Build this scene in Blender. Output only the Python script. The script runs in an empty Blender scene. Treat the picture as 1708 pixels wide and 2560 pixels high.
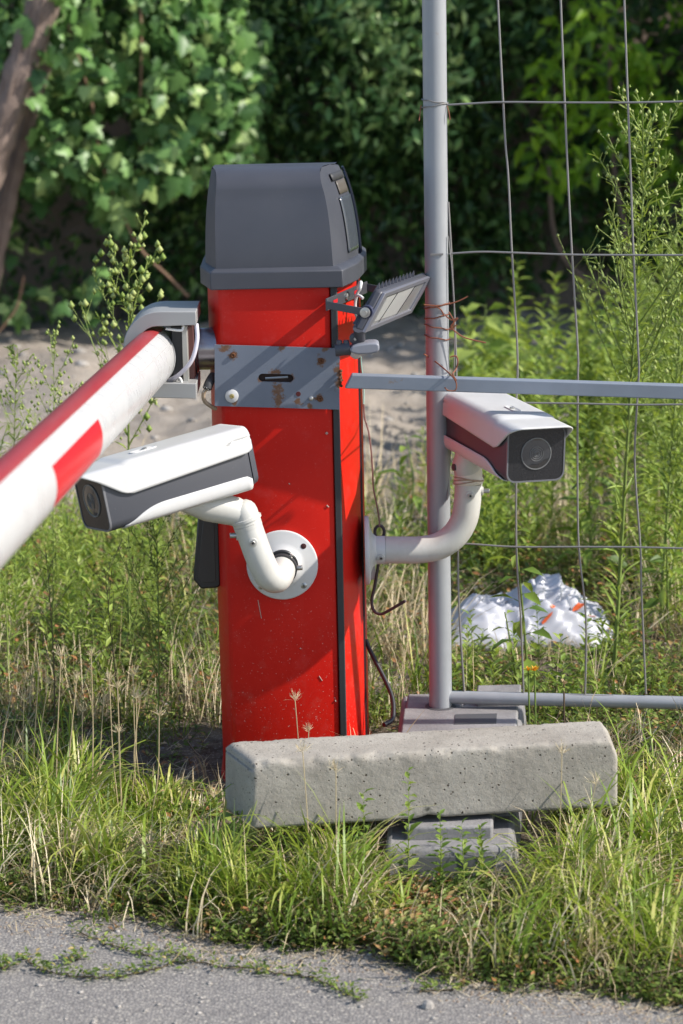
import bpy, bmesh, math, random
import numpy as np
from mathutils import Vector, Matrix

# ------------------------------------------------------------------ camera, sky, sun, exposure
scene = bpy.context.scene
C = scene.collection
rad = math.radians
CAM = np.array([0.0, -4.0, 1.385])
PITCH, ROLL, FPX = rad(12.5), rad(1.25), 6044.4
_f = np.array([0, math.cos(PITCH), -math.sin(PITCH)])
_r0 = np.array([1.0, 0, 0]); _u0 = np.cross(_r0, _f)
CR = _r0*math.cos(ROLL) - _u0*math.sin(ROLL)
CU = _u0*math.cos(ROLL) + _r0*math.sin(ROLL)
cam_d = bpy.data.cameras.new('camera'); cam = bpy.data.objects.new('camera', cam_d); C.objects.link(cam)
cam.matrix_world = Matrix(((CR[0], CU[0], -_f[0], CAM[0]), (CR[1], CU[1], -_f[1], CAM[1]), (CR[2], CU[2], -_f[2], CAM[2]), (0, 0, 0, 1)))
cam_d.sensor_fit = 'VERTICAL'; cam_d.sensor_height = 36.0; cam_d.lens = 85.0
cam_d.clip_start = 0.05; cam_d.clip_end = 1000
cam_d.dof.use_dof = True; cam_d.dof.focus_distance = 4.08; cam_d.dof.aperture_fstop = 5.6
scene.camera = cam

SUN_AZ, SUN_EL = 11.5, 38.5        # degrees the sun stands towards the viewer from +X, and above the ground
to_sun = Vector((math.cos(rad(SUN_EL))*math.cos(rad(SUN_AZ)), -math.cos(rad(SUN_EL))*math.sin(rad(SUN_AZ)), math.sin(rad(SUN_EL))))
w = bpy.data.worlds.new('World'); scene.world = w; w.use_nodes = True
nt = w.node_tree; nt.nodes.clear()
sky = nt.nodes.new('ShaderNodeTexSky'); sky.sky_type = 'NISHITA'; sky.sun_disc = False
sky.sun_elevation = rad(SUN_EL); sky.sun_rotation = math.atan2(to_sun.x, to_sun.y)
bg = nt.nodes.new('ShaderNodeBackground'); bg.inputs[1].default_value = 0.15
wo = nt.nodes.new('ShaderNodeOutputWorld')
nt.links.new(sky.outputs[0], bg.inputs[0]); nt.links.new(bg.outputs[0], wo.inputs[0])
sun_d = bpy.data.lights.new('sun', 'SUN'); sun_d.energy = 4.5; sun_d.angle = rad(0.55); sun_d.color = (1.0, 0.95, 0.87)
sun = bpy.data.objects.new('sun', sun_d); C.objects.link(sun)
sun.rotation_euler = to_sun.to_track_quat('Z', 'Y').to_euler(); sun.location = (6, -2, 6)
scene.view_settings.view_transform = 'Standard'; scene.view_settings.look = 'None'
scene.view_settings.exposure = 0.62; scene.view_settings.gamma = 1.0
scene.view_settings.use_curve_mapping = False
scene.cycles.use_denoising = True
scene.cycles.max_bounces = 8; scene.cycles.transparent_max_bounces = 8
scene.cycles.diffuse_bounces = 4; scene.cycles.glossy_bounces = 3; scene.cycles.transmission_bounces = 4
scene.cycles.sample_clamp_indirect = 6.0

# ------------------------------------------------------------------ helpers
rng = np.random.default_rng(7); random.seed(7)
def P(x, y, Y):
    """where the sight line through photograph pixel (x, y) meets the upright plane at distance Y"""
    v = _f + CR*(x-854)/FPX - CU*(y-1280)/FPX
    return CAM + v*((Y-CAM[1])/v[1])
def G(x, y, z=0.0):
    v = _f + CR*(x-854)/FPX - CU*(y-1280)/FPX
    return CAM + v*((z-CAM[2])/v[2])

class MB:
    def __init__(s): s.v = []; s.f = []
    def add(s, vs, fs):
        n = len(s.v); s.v += [tuple(map(float, p)) for p in vs]; s.f += [tuple(i+n for i in f) for f in fs]; return s
    def hexa(s, p):   # 8 corners: bottom 4 ccw, top 4 ccw
        return s.add(p, [(3,2,1,0),(4,5,6,7),(0,1,5,4),(1,2,6,5),(2,3,7,6),(3,0,4,7)])
    def box(s, c, d, M=None):
        hx, hy, hz = d[0]/2, d[1]/2, d[2]/2
        p = [(-hx,-hy,-hz),(hx,-hy,-hz),(hx,hy,-hz),(-hx,hy,-hz),(-hx,-hy,hz),(hx,-hy,hz),(hx,hy,hz),(-hx,hy,hz)]
        if M is not None: p = [tuple(M @ Vector(q)) for q in p]
        return s.hexa([(q[0]+c[0], q[1]+c[1], q[2]+c[2]) for q in p])
    def tube(s, path, r, n=12, cap=True, flat=1.0):
        path = [Vector(p) for p in path]
        rr = r if hasattr(r, '__len__') else [r]*len(path)
        T = []
        for i in range(len(path)):
            a = path[max(i-1, 0)]; b = path[min(i+1, len(path)-1)]; T.append((b-a).normalized())
        up = Vector((0, 0, 1)) if abs(T[0].z) < .9 else Vector((0, 1, 0))
        nrm = (up - T[0]*up.dot(T[0])).normalized(); vs = []
        for i, p in enumerate(path):
            nrm = (nrm - T[i]*nrm.dot(T[i])).normalized(); bn = T[i].cross(nrm)
            for k in range(n):
                a = 2*math.pi*k/n
                vs.append(p + (nrm*math.cos(a)*flat + bn*math.sin(a))*rr[i])
        fs = []
        for i in range(len(path)-1):
            for k in range(n):
                k2 = (k+1) % n
                fs.append((i*n+k, i*n+k2, (i+1)*n+k2, (i+1)*n+k))
        if cap:
            fs.append(tuple(range(n))[::-1]); fs.append(tuple((len(path)-1)*n+k for k in range(n)))
        return s.add(vs, fs)
    def lathe(s, o, axis, prof, n=32):   # prof: (distance along axis, radius)
        ax = Vector(axis).normalized(); o = Vector(o)
        e = ax.orthogonal().normalized(); g = ax.cross(e); vs = []
        for t, r in prof:
            for k in range(n):
                a = 2*math.pi*k/n; vs.append(o + ax*t + (e*math.cos(a)+g*math.sin(a))*r)
        fs = []
        for i in range(len(prof)-1):
            for k in range(n):
                k2 = (k+1) % n; fs.append((i*n+k, i*n+k2, (i+1)*n+k2, (i+1)*n+k))
        fs.append(tuple(range(n))[::-1]); fs.append(tuple((len(prof)-1)*n+k for k in range(n)))
        return s.add(vs, fs)
    def prism(s, poly, vec):             # closed outline extruded along a vector
        n = len(poly); v2 = [tuple(Vector(p)+Vector(vec)) for p in poly]
        fs = [tuple(range(n))[::-1], tuple(range(n, 2*n))]
        for k in range(n): fs.append((k, (k+1) % n, n+(k+1) % n, n+k))
        return s.add(list(poly)+v2, fs)
    def build(s, name, mat, parent=None, smooth=False, bevel=0, solid=0, subd=0, auto=True, seg=2):
        o0 = Vector(parent['_o']) if parent is not None and '_o' in parent else Vector((0, 0, 0))
        me = bpy.data.meshes.new(name)
        me.from_pydata([tuple(Vector(p)-o0) for p in s.v], [], s.f)
        bm = bmesh.new(); bm.from_mesh(me); bmesh.ops.recalc_face_normals(bm, faces=bm.faces); bm.to_mesh(me); bm.free()
        return link(name, me, mat, parent, smooth, bevel, solid, subd, auto, seg)

def link(name, me, mat, parent=None, smooth=False, bevel=0, solid=0, subd=0, auto=True, seg=2):
    o = bpy.data.objects.new(name, me); C.objects.link(o)
    if mat is not None: me.materials.append(mat)
    if parent is not None:
        o.parent = parent
        if '_o' in parent: o['_o'] = parent['_o']
    if solid:
        m = o.modifiers.new('solid', 'SOLIDIFY'); m.thickness = solid; m.offset = 1
    if subd:
        m = o.modifiers.new('subd', 'SUBSURF'); m.levels = subd; m.render_levels = subd
    if bevel:
        m = o.modifiers.new('bevel', 'BEVEL'); m.width = bevel; m.segments = seg; m.limit_method = 'ANGLE'; m.angle_limit = rad(35); m.harden_normals = False
    if smooth or bevel:
        me.polygons.foreach_set('use_smooth', [True]*len(me.polygons))
        if auto: me.set_sharp_from_angle(angle=rad(38))
    return o
def thing(name, label, cat, loc, group=None):
    o = bpy.data.objects.new(name, None); C.objects.link(o); o.empty_display_size = .05
    o.location = loc; o['_o'] = [float(q) for q in loc]
    return tag(o, label, cat, group)
def tag(o, label, cat, group=None):
    o['label'] = label; o['category'] = cat
    if group: o['group'] = group
    return o
def kind(o, k): o['kind'] = k; return o
def smooth_path(pts, n=6):
    pts = [Vector(p) for p in pts]; out = []
    for i in range(len(pts)-1):
        p0 = pts[max(i-1, 0)]; p1 = pts[i]; p2 = pts[i+1]; p3 = pts[min(i+2, len(pts)-1)]
        for k in range(n):
            t = k/n
            out.append(.5*((2*p1)+(p2-p0)*t+(2*p0-5*p1+4*p2-p3)*t*t+(3*p1-p0-3*p2+p3)*t**3))
    out.append(pts[-1]); return out

# ------------------------------------------------------------------ materials
def mat(name, col, rough=.5, metal=0.0, spec=.5, coat=0.0):
    m = bpy.data.materials.new(name); m.use_nodes = True
    b = m.node_tree.nodes['Principled BSDF']
    b.inputs['Base Color'].default_value = (*col, 1); b.inputs['Roughness'].default_value = rough
    b.inputs['Metallic'].default_value = metal; b.inputs['Specular IOR Level'].default_value = spec
    b.inputs['Coat Weight'].default_value = coat
    return m
class N:
    def __init__(s, m): s.t = m.node_tree; s.b = s.t.nodes.get('Principled BSDF'); s.m = m
    def n(s, ty, **kw):
        o = s.t.nodes.new('ShaderNode'+ty)
        for k, v in kw.items():
            if k in o.inputs.keys(): o.inputs[k].default_value = v
            else: setattr(o, k, v)
        return o
    def l(s, a, b): s.t.links.new(a, b)
    def coord(s, scale=(1, 1, 1)):
        g = s.n('NewGeometry'); mp = s.n('Mapping'); mp.inputs['Scale'].default_value = scale
        s.l(g.outputs['Position'], mp.inputs[0]); return mp.outputs[0]
    def noise(s, sc, det=4, rough=.55, vec=None, scale=(1, 1, 1)):
        o = s.n('TexNoise'); o.inputs['Scale'].default_value = sc; o.inputs['Detail'].default_value = det; o.inputs['Roughness'].default_value = rough
        s.l(vec if vec is not None else s.coord(scale), o.inputs['Vector']); return o.outputs['Fac']
    def ramp(s, fac, stops):
        o = s.n('ValToRGB'); cr = o.color_ramp
        while len(cr.elements) < len(stops): cr.elements.new(.5)
        for e, (p, c) in zip(cr.elements, stops): e.position = p; e.color = (*c, 1) if len(c) == 3 else c
        s.l(fac, o.inputs[0]); return o.outputs[0]
    def mix(s, fac, a, b, typ='MIX'):
        o = s.n('MixRGB', blend_type=typ)
        for i, q in ((0, fac), (1, a), (2, b)):
            if hasattr(q, 'links'): s.l(q, o.inputs[i])
            elif i == 0: o.inputs[0].default_value = q
            else: o.inputs[i].default_value = (*q, 1)
        return o.outputs[0]
    def bump(s, h, st=.3, dist=.002):
        o = s.n('Bump'); o.inputs['Strength'].default_value = st; o.inputs['Distance'].default_value = dist
        s.l(h, o.inputs['Height']); s.l(o.outputs[0], s.b.inputs['Normal']); return o
    def base(s, c): s.l(c, s.b.inputs['Base Color'])
    def rough(s, c): s.l(c, s.b.inputs['Roughness'])
BW = lambda a: (a, a, a)

def red_paint():
    m = mat('red_paint', (.56, .005, .010), .40, spec=.22); k = N(m)
    fine = k.noise(900, 2); big = k.noise(7, 5)
    specks = k.ramp(k.noise(260, 3, .6), [(.66, BW(0)), (.70, BW(1))])
    g = k.n('NewGeometry'); sp = k.n('SeparateXYZ'); k.l(g.outputs['Position'], sp.inputs[0])
    low = k.n('MapRange'); k.l(sp.outputs[2], low.inputs[0]); low.inputs[1].default_value = .45; low.inputs[2].default_value = .05
    low.inputs[3].default_value = .12; low.inputs[4].default_value = 1.0
    f = k.n('Math', operation='MULTIPLY'); k.l(specks, f.inputs[0]); k.l(low.outputs[0], f.inputs[1])
    f2 = k.n('Math', operation='MULTIPLY'); k.l(f.outputs[0], f2.inputs[0]); f2.inputs[1].default_value = .75
    c0 = k.mix(k.ramp(big, [(.3, BW(0)), (.7, BW(1))]), (.47, .007, .003), (.55, .012, .005))
    haze = k.mix(k.ramp(k.noise(18, 6, .65), [(.56, BW(0)), (.85, BW(.09))]), c0, (.55, .35, .33))
    st2 = k.ramp(k.noise(38, 6, .7, scale=(1, 1, .06)), [(.6, BW(0)), (.9, BW(.16))])
    mud = k.n('Math', operation='MULTIPLY'); k.l(low.outputs[0], mud.inputs[0]); k.l(k.ramp(k.noise(26, 7, .7), [(.55, BW(0)), (.8, BW(.3))]), mud.inputs[1])
    haze = k.mix(st2, haze, (.40, .12, .09)); haze = k.mix(mud.outputs[0], haze, (.30, .20, .15))
    k.base(k.mix(f2.outputs[0], haze, (.52, .38, .33)))
    k.rough(k.ramp(big, [(.2, BW(.36)), (.8, BW(.52))]))
    k.bump(fine, .22, .0006)
    return m
def plastic_grey():
    m = mat('dark_grey_plastic', (.075, .079, .095), .5, spec=.45); k = N(m)
    scr = k.noise(60, 6, .75, scale=(1, 1, .12))
    c = k.mix(k.ramp(k.noise(5, 5), [(.3, BW(0)), (.75, BW(1))]), (.036, .039, .051), (.060, .062, .073))
    c = k.mix(k.ramp(k.noise(330, 2), [(.79, BW(0)), (.81, BW(.6))]), c, (.4, .4, .4))
    k.base(k.mix(k.ramp(scr, [(.68, BW(0)), (.8, BW(.25))]), c, (.25, .25, .26)))
    k.bump(k.noise(1200, 2), .15, .0004)
    k.rough(k.ramp(k.noise(9, 5), [(.3, BW(.42)), (.7, BW(.6))])); return m
def rusty_grey(name='galvanised_grey_paint', base=(.145, .158, .185), amt=.0):
    m = mat(name, base, .48, spec=.4); k = N(m)
    c = k.mix(k.noise(20, 6, .6), tuple(q*.86 for q in base), tuple(q*1.12 for q in base))
    rf = k.ramp(k.noise(34, 8, .68), [(.64-amt, BW(0)), (.72-amt, BW(1))])
    k.base(k.mix(rf, c, k.mix(k.noise(120, 4), (.16, .075, .03), (.26, .17, .09))))
    k.bump(k.noise(500, 4), .25, .0007); k.rough(k.mix(rf, BW(.45), BW(.85))); return m
def white_paint(name='white_powder_coat', col=(.52, .515, .51), r=.3, dirt=.12):
    m = mat(name, col, r, spec=.5); k = N(m)
    k.base(k.mix(k.ramp(k.noise(22, 8, .75, scale=(1, 1, .45)), [(.45, BW(0)), (.75, BW(dirt*1.5))]), col, (.36, .32, .27)))
    k.rough(k.ramp(k.noise(22, 4), [(.3, BW(r)), (.7, BW(r+.12))]))
    k.bump(k.noise(1500, 2), .06, .0003); return m
def galv():
    m = mat('galvanised_tube', (.30, .32, .345), .42, metal=.15, spec=.5); k = N(m)
    c = k.mix(k.noise(30, 6, .6, scale=(1, 1, .3)), (.25, .258, .27), (.35, .358, .37))
    k.base(k.mix(k.ramp(k.noise(25, 8, .7), [(.66, BW(0)), (.74, BW(.7))]), c, (.27, .17, .10)))
    k.rough(k.ramp(k.noise(40, 4), [(.3, BW(.33)), (.7, BW(.5))])); k.bump(k.noise(300, 3), .1, .0005); return m
def concrete(name, a, b, pits=True, rough=.9):
    m = mat(name, a, rough, spec=.25); k = N(m)
    g = k.n('NewGeometry'); co = g.outputs['Position']
    c = k.mix(k.ramp(k.noise(9, 8, .72), [(.36, BW(0)), (.62, BW(1))]), a, b)
    c = k.mix(k.ramp(k.noise(24, 6, .7), [(.56, BW(0)), (.75, BW(.45))]), c, tuple(q*.62 for q in a))
    c = k.mix(k.ramp(k.noise(420, 3, .7), [(.32, BW(.55)), (.5, BW(0)), (.66, BW(0)), (.8, BW(.5))]), c, (.20, .18, .155))
    h = k.noise(160, 6, .7)
    if pits:
        ws = k.n('TexNoise'); ws.inputs['Scale'].default_value = 60; k.l(co, ws.inputs['Vector'])
        ad = k.n('VectorMath', operation='MULTIPLY_ADD'); k.l(ws.outputs['Color'], ad.inputs[0]); ad.inputs[1].default_value = (.006,)*3; k.l(co, ad.inputs[2])
        pit = None
        for sc, th in ((95, .15), (210, .16), (48, .085)):
            v = k.n('TexVoronoi'); v.inputs['Scale'].default_value = sc; k.l(ad.outputs[0], v.inputs['Vector'])
            t = k.ramp(v.outputs['Distance'], [(th*.75, BW(1)), (th*1.2, BW(0))])
            sep = k.n('SeparateColor'); k.l(v.outputs['Color'], sep.inputs[0])
            on = k.n('Math', operation='GREATER_THAN'); k.l(sep.outputs[0], on.inputs[0]); on.inputs[1].default_value = .62
            q = k.n('Math', operation='MULTIPLY'); k.l(t, q.inputs[0]); k.l(on.outputs[0], q.inputs[1])
            if pit is None: pit = q.outputs[0]
            else:
                mx = k.n('Math', operation='MAXIMUM'); k.l(pit, mx.inputs[0]); k.l(q.outputs[0], mx.inputs[1]); pit = mx.outputs[0]
        c = k.mix(pit, c, (.085, .07, .055))
        hh = k.n('Math', operation='MULTIPLY_ADD'); k.l(pit, hh.inputs[0]); hh.inputs[1].default_value = -4.0; k.l(h, hh.inputs[2]); h = hh.outputs[0]
    k.base(c); k.bump(h, .7, .002); return m
def leaf_mat(name, stops, rough=.5, trans=.35, tcol=(.30, .42, .04)):
    m = mat(name, stops[0][1], rough, spec=.35); k = N(m)
    at = k.n('Attribute', attribute_name='tint')
    c = k.ramp(at.outputs['Fac'], stops)
    hs = k.noise(90, 3)
    c = k.mix(.5, c, k.mix(hs, (.6, .6, .6), (1.35, 1.35, 1.35)), 'MULTIPLY')
    k.base(c)
    tr = k.n('BsdfTranslucent'); k.l(k.mix(.55, c, tcol), tr.inputs[0])
    ms = k.n('MixShader'); ms.inputs[0].default_value = trans
    out = k.t.nodes['Material Output']
    k.l(k.b.outputs[0], ms.inputs[1]); k.l(tr.outputs[0], ms.inputs[2]); k.l(ms.outputs[0], out.inputs[0])
    return m

M = {}
M['red'] = red_paint(); M['hood'] = plastic_grey()
M['rubber'] = mat('black_rubber', (.028, .028, .03), .6)
M['black'] = mat('black_plastic', (.02, .02, .022), .38)
M['darkmetal'] = mat('dark_grey_metal', (.06, .06, .07), .45, metal=.2)
M['plate'] = rusty_grey('grey_painted_plate', (.14, .16, .20), -.03)
def stains(m, pts):
    k = N(m); old = k.b.inputs['Base Color'].links[0].from_socket; g = k.n('NewGeometry'); tot = None
    for (c, r, dn) in pts:
        sub = k.n('VectorMath', operation='SUBTRACT'); k.l(g.outputs['Position'], sub.inputs[0]); sub.inputs[1].default_value = tuple(c)
        mu = k.n('VectorMath', operation='MULTIPLY'); k.l(sub.outputs[0], mu.inputs[0]); mu.inputs[1].default_value = (1, 1, dn)
        le = k.n('VectorMath', operation='LENGTH'); k.l(mu.outputs[0], le.inputs[0])
        mr = k.n('MapRange'); k.l(le.outputs['Value'], mr.inputs[0]); mr.inputs[1].default_value = r; mr.inputs[2].default_value = 0; mr.inputs[3].default_value = 0; mr.inputs[4].default_value = .62
        if tot is None: tot = mr.outputs[0]
        else:
            mx = k.n('Math', operation='MAXIMUM'); k.l(tot, mx.inputs[0]); k.l(mr.outputs[0], mx.inputs[1]); tot = mx.outputs[0]
    ad = k.n('Math', operation='ADD'); k.l(tot, ad.inputs[0]); k.l(k.noise(130, 6, .75), ad.inputs[1])
    mask = k.ramp(ad.outputs[0], [(.87, BW(0)), (.99, BW(.95))])
    k.base(k.mix(mask, old, k.mix(k.noise(200, 3), (.07, .03, .014), (.20, .10, .045))))
stains(M['plate'], [(P(583, 888, -.01), .020, 1), (P(803, 902, -.01), .020, .8), (P(800, 997, -.01), .02, 1), (P(690, 930, -.01), .026, 1.6), (P(652, 948, -.01), .014, 1), (P(728, 946, -.01), .018, 1),
       (P(696, 985, -.01), .024, .35), (P(560, 872, -.01), .03, 1.8), (P(704, 868, -.01), .016, 1), (P(812, 872, -.01), .018, 1.2), (P(848, 925, -.01), .026, .8), (P(847, 960, -.01), .02, .7), (P(587, 1008, -.01), .012, .6), (P(775, 1016, -.01), .012, .6), (P(746, 1005, -.01), .016, 1)])
M['bar'] = rusty_grey('grey_painted_bar', (.20, .225, .265), .015)
M['rust'] = mat('rust', (.11, .042, .016), .9)
M['white'] = white_paint(); M['cream'] = white_paint('cream_arm_paint', (.50, .49, .455), .34, .35)
M['wing'] = white_paint('white_boom_paint', (.46, .46, .457), .24, .05)
M['glass'] = mat('dusty_dark_glass', (.012, .012, .014), .12, spec=.6)
k = N(M['glass'])
dus = k.ramp(k.noise(650, 5, .8), [(.45, BW(.02)), (.85, BW(.45))])
k.base(k.mix(dus, (.010, .010, .012), (.11, .11, .11))); k.rough(k.mix(dus, BW(.1), BW(.5)))
M['lens'] = mat('lens_glass', (.02, .022, .025), .04, spec=.9, coat=1)
M['camdark'] = mat('charcoal_camera_body', (.055, .057, .068), .42)
k = N(M['camdark']); k.base(k.mix(k.ramp(k.noise(300, 3), [(.68, BW(0)), (.8, BW(.3))]), (.055, .057, .068), (.3, .3, .3)))
M['steel'] = mat('steel_screw', (.42, .41, .39), .35, metal=.8)
M['galv'] = galv()
M['wire'] = mat('fence_wire', (.22, .21, .20), .5, metal=.3)
M['rustwire'] = mat('rusted_tie_wire', (.20, .065, .03), .75)
M['greypaint'] = mat('light_grey_bracket', (.36, .36, .365), .42); 
k = N(M['greypaint']); k.base(k.mix(k.noise(12, 5), (.24, .24, .24), (.30, .30, .295)))
M['redstrip'] = mat('red_rubber_strip', (.36, .022, .026), .38, spec=.5)
k = N(M['redstrip']); k.base(k.mix(k.ramp(k.noise(30, 6, .7, scale=(1, .12, 1)), [(.35, BW(0)), (.75, BW(.45))]), (.30, .012, .016), (.32, .10, .09)))
M['redtape'] = mat('red_reflective_tape', (.52, .012, .02), .3)
M['concrete'] = concrete('cast_concrete', (.26, .235, .20), (.37, .34, .295))
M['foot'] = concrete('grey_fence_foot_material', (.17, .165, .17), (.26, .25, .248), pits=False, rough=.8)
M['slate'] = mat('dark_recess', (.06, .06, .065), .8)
M['bag'] = mat('white_plastic_film', (.60, .60, .64), .3, spec=.6)
k = N(M['bag']); _tr = k.n('BsdfTranslucent'); _tr.inputs[0].default_value = (.75, .76, .8, 1); _ms = k.n('MixShader'); _ms.inputs[0].default_value = .3; k.l(k.b.outputs[0], _ms.inputs[1]); k.l(_tr.outputs[0], _ms.inputs[2]); k.l(_ms.outputs[0], k.t.nodes['Material Output'].inputs[0])
M['cable'] = mat('black_cable', (.015, .015, .018), .45)
M['whitewire'] = mat('white_wire', (.7, .7, .68), .4)
M['greenwire'] = mat('green_wire', (.25, .5, .42), .45)

G1 = [(0.0, (.06, .11, .014)), (.4, (.16, .25, .025)), (.8, (.30, .37, .055)), (1, (.50, .48, .14))]
M['grass'] = leaf_mat('grass_blade', G1, .42, .36, (.46, .55, .06))
M['straw'] = leaf_mat('dry_straw', [(0, (.40, .30, .17)), (.5, (.62, .50, .31)), (1, (.76, .66, .47))], .6, .25, (.5, .4, .2))
M['cover'] = leaf_mat('small_weed_leaf', [(0, (.045, .085, .018)), (.45, (.13, .195, .032)), (.8, (.26, .32, .075)), (.9, (.40, .30, .12)), (1, (.38, .17, .07))], .5, .30, (.36, .46, .06))
M['weed'] = leaf_mat('weed_leaf', [(0, (.06, .12, .02)), (.5, (.18, .27, .04)), (1, (.36, .44, .10))], .5, .35, (.46, .56, .06))
M['weedstem'] = leaf_mat('weed_stem', [(0, (.14, .20, .04)), (1, (.28, .35, .09))], .6, .1)
M['dstem'] = leaf_mat('brown_weed_stem', [(0, (.09, .06, .035)), (1, (.17, .13, .07))], .7, .05)
M['bud'] = leaf_mat('pale_bud', [(0, (.24, .34, .07)), (1, (.48, .53, .20))], .6, .3)
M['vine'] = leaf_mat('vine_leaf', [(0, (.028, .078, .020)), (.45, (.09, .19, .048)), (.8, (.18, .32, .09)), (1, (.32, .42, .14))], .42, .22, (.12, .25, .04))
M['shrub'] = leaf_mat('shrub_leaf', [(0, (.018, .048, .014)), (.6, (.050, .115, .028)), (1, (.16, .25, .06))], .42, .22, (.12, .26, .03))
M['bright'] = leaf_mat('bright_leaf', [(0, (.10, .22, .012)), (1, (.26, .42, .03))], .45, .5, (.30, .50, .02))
M['soilbits'] = leaf_mat('earth_crumbs', [(0, (.12, .085, .06)), (.6, (.26, .21, .165)), (1, (.42, .37, .31))], .9, 0)
M['yellow'] = mat('yellow_petals', (.75, .38, .015), .6)
M['orange'] = mat('orange_print', (.75, .13, .03), .4)
M['leaflitter'] = leaf_mat('dry_leaf', [(0, (.20, .09, .04)), (.5, (.38, .20, .10)), (1, (.55, .40, .24))], .7, .15)
def bark():
    m = mat('tree_bark', (.17, .12, .095), .9); k = N(m)
    k.base(k.mix(k.noise(22, 8, .7, scale=(1, 1, .25)), (.10, .072, .06), (.30, .22, .18))); k.bump(k.noise(45, 8, .7, scale=(1, 1, .25)), .8, .01); return m
M['bark'] = bark()
def wallmat():
    m = mat('old_plaster_wall', (.26, .19, .15), .95); k = N(m)
    k.base(k.mix(k.noise(3, 8, .65), (.17, .13, .105), (.33, .25, .20))); k.bump(k.noise(30, 8, .7), .6, .01); return m
M['wall'] = wallmat()
def soil():
    m = mat('soil_and_sand', (.3, .25, .2), .95, spec=.15); k = N(m)
    g = k.n('NewGeometry'); sp = k.n('SeparateXYZ'); k.l(g.outputs['Position'], sp.inputs[0])
    a = k.n('MapRange'); k.l(sp.outputs[1], a.inputs[0]); a.inputs[1].default_value = .9; a.inputs[2].default_value = 2.4
    sand = k.mix(k.ramp(k.noise(14, 8, .7), [(.3, BW(0)), (.7, BW(1))]), (.25, .215, .18), (.42, .365, .31))
    sand = k.mix(k.ramp(k.noise(60, 4, .7), [(.62, BW(0)), (.72, BW(.8))]), sand, (.48, .43, .375))
    earth = k.mix(k.ramp(k.noise(30, 8, .7), [(.35, BW(0)), (.7, BW(1))]), (.10, .075, .052), (.30, .245, .185))
    earth = k.mix(k.ramp(k.noise(170, 3, .6), [(.58, BW(0)), (.66, BW(.8))]), earth, (.42, .37, .31))
    k.base(k.mix(a.outputs[0], earth, sand)); k.bump(k.noise(70, 8, .75), .9, .012); return m
def asphalt():
    m = mat('worn_asphalt', (.16, .155, .15), .85, spec=.3); k = N(m)
    v = k.n('TexVoronoi'); v.inputs['Scale'].default_value = 210; k.l(k.coord(), v.inputs['Vector'])
    sep = k.n('SeparateColor'); k.l(v.outputs['Color'], sep.inputs[0])
    c = k.ramp(sep.outputs[0], [(0, (.15, .14, .135)), (.5, (.235, .218, .205)), (.85, (.29, .27, .245)), (1, (.42, .385, .33))])
    c = k.mix(k.ramp(v.outputs['Distance'], [(.25, BW(0)), (.7, BW(.55))]), c, (.085, .08, .08))
    c = k.mix(k.ramp(k.noise(6, 6, .6), [(.35, BW(.35)), (.7, BW(0))]), c, (.24, .22, .20))
    k.base(c)
    h = k.n('Math', operation='MULTIPLY_ADD'); k.l(v.outputs['Distance'], h.inputs[0]); h.inputs[1].default_value = -1.0; k.l(k.noise(90, 5, .7), h.inputs[2])
    k.bump(h.outputs[0], .55, .003); return m
M['soil'] = soil(); M['asphalt'] = asphalt()
M['pebble'] = concrete('pebble_stone', (.25, .23, .21), (.40, .37, .34), False)

# ------------------------------------------------------------------ vectorised foliage meshes
def mesh_from(name, V, F, tint, mat_, parent=None, smooth=True):
    """V (n,3), F list of (m,k) index arrays with k 3 or 4, tint per vertex"""
    if parent is not None and '_o' in parent: V = V - np.array(parent['_o'])
    me = bpy.data.meshes.new(name)
    loops = np.concatenate([f.ravel() for f in F]).astype(np.int32)
    tot = np.concatenate([np.full(len(f), f.shape[1]) for f in F]).astype(np.int32)
    st = np.concatenate([[0], np.cumsum(tot)[:-1]]).astype(np.int32)
    me.vertices.add(len(V)); me.vertices.foreach_set('co', V.astype(np.float32).ravel())
    me.loops.add(len(loops)); me.loops.foreach_set('vertex_index', loops)
    me.polygons.add(len(tot)); me.polygons.foreach_set('loop_start', st); me.polygons.foreach_set('loop_total', tot)
    me.polygons.foreach_set('use_smooth', np.full(len(tot), smooth))
    me.update(calc_edges=True)
    a = me.attributes.new('tint', 'FLOAT', 'POINT'); a.data.foreach_set('value', tint.astype(np.float32))
    o = bpy.data.objects.new(name, me); C.objects.link(o); me.materials.append(mat_)
    if parent is not None:
        o.parent = parent
        if '_o' in parent: o['_o'] = parent['_o']
    return o
class Batch:
    def __init__(s): s.V = []; s.F3 = []; s.F4 = []; s.T = []; s.n = 0
    def put(s, V, F3, F4, T):
        s.V.append(V); s.T.append(T)
        if F3 is not None: s.F3.append(F3+s.n)
        if F4 is not None: s.F4.append(F4+s.n)
        s.n += len(V)
    def build(s, name, m, parent=None, smooth=True):
        F = []
        if s.F3: F.append(np.concatenate(s.F3))
        if s.F4: F.append(np.concatenate(s.F4))
        return mesh_from(name, np.concatenate(s.V), F, np.concatenate(s.T), m, parent, smooth)
def nrmz(a): return a/np.maximum(np.linalg.norm(a, axis=-1, keepdims=True), 1e-9)
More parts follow.
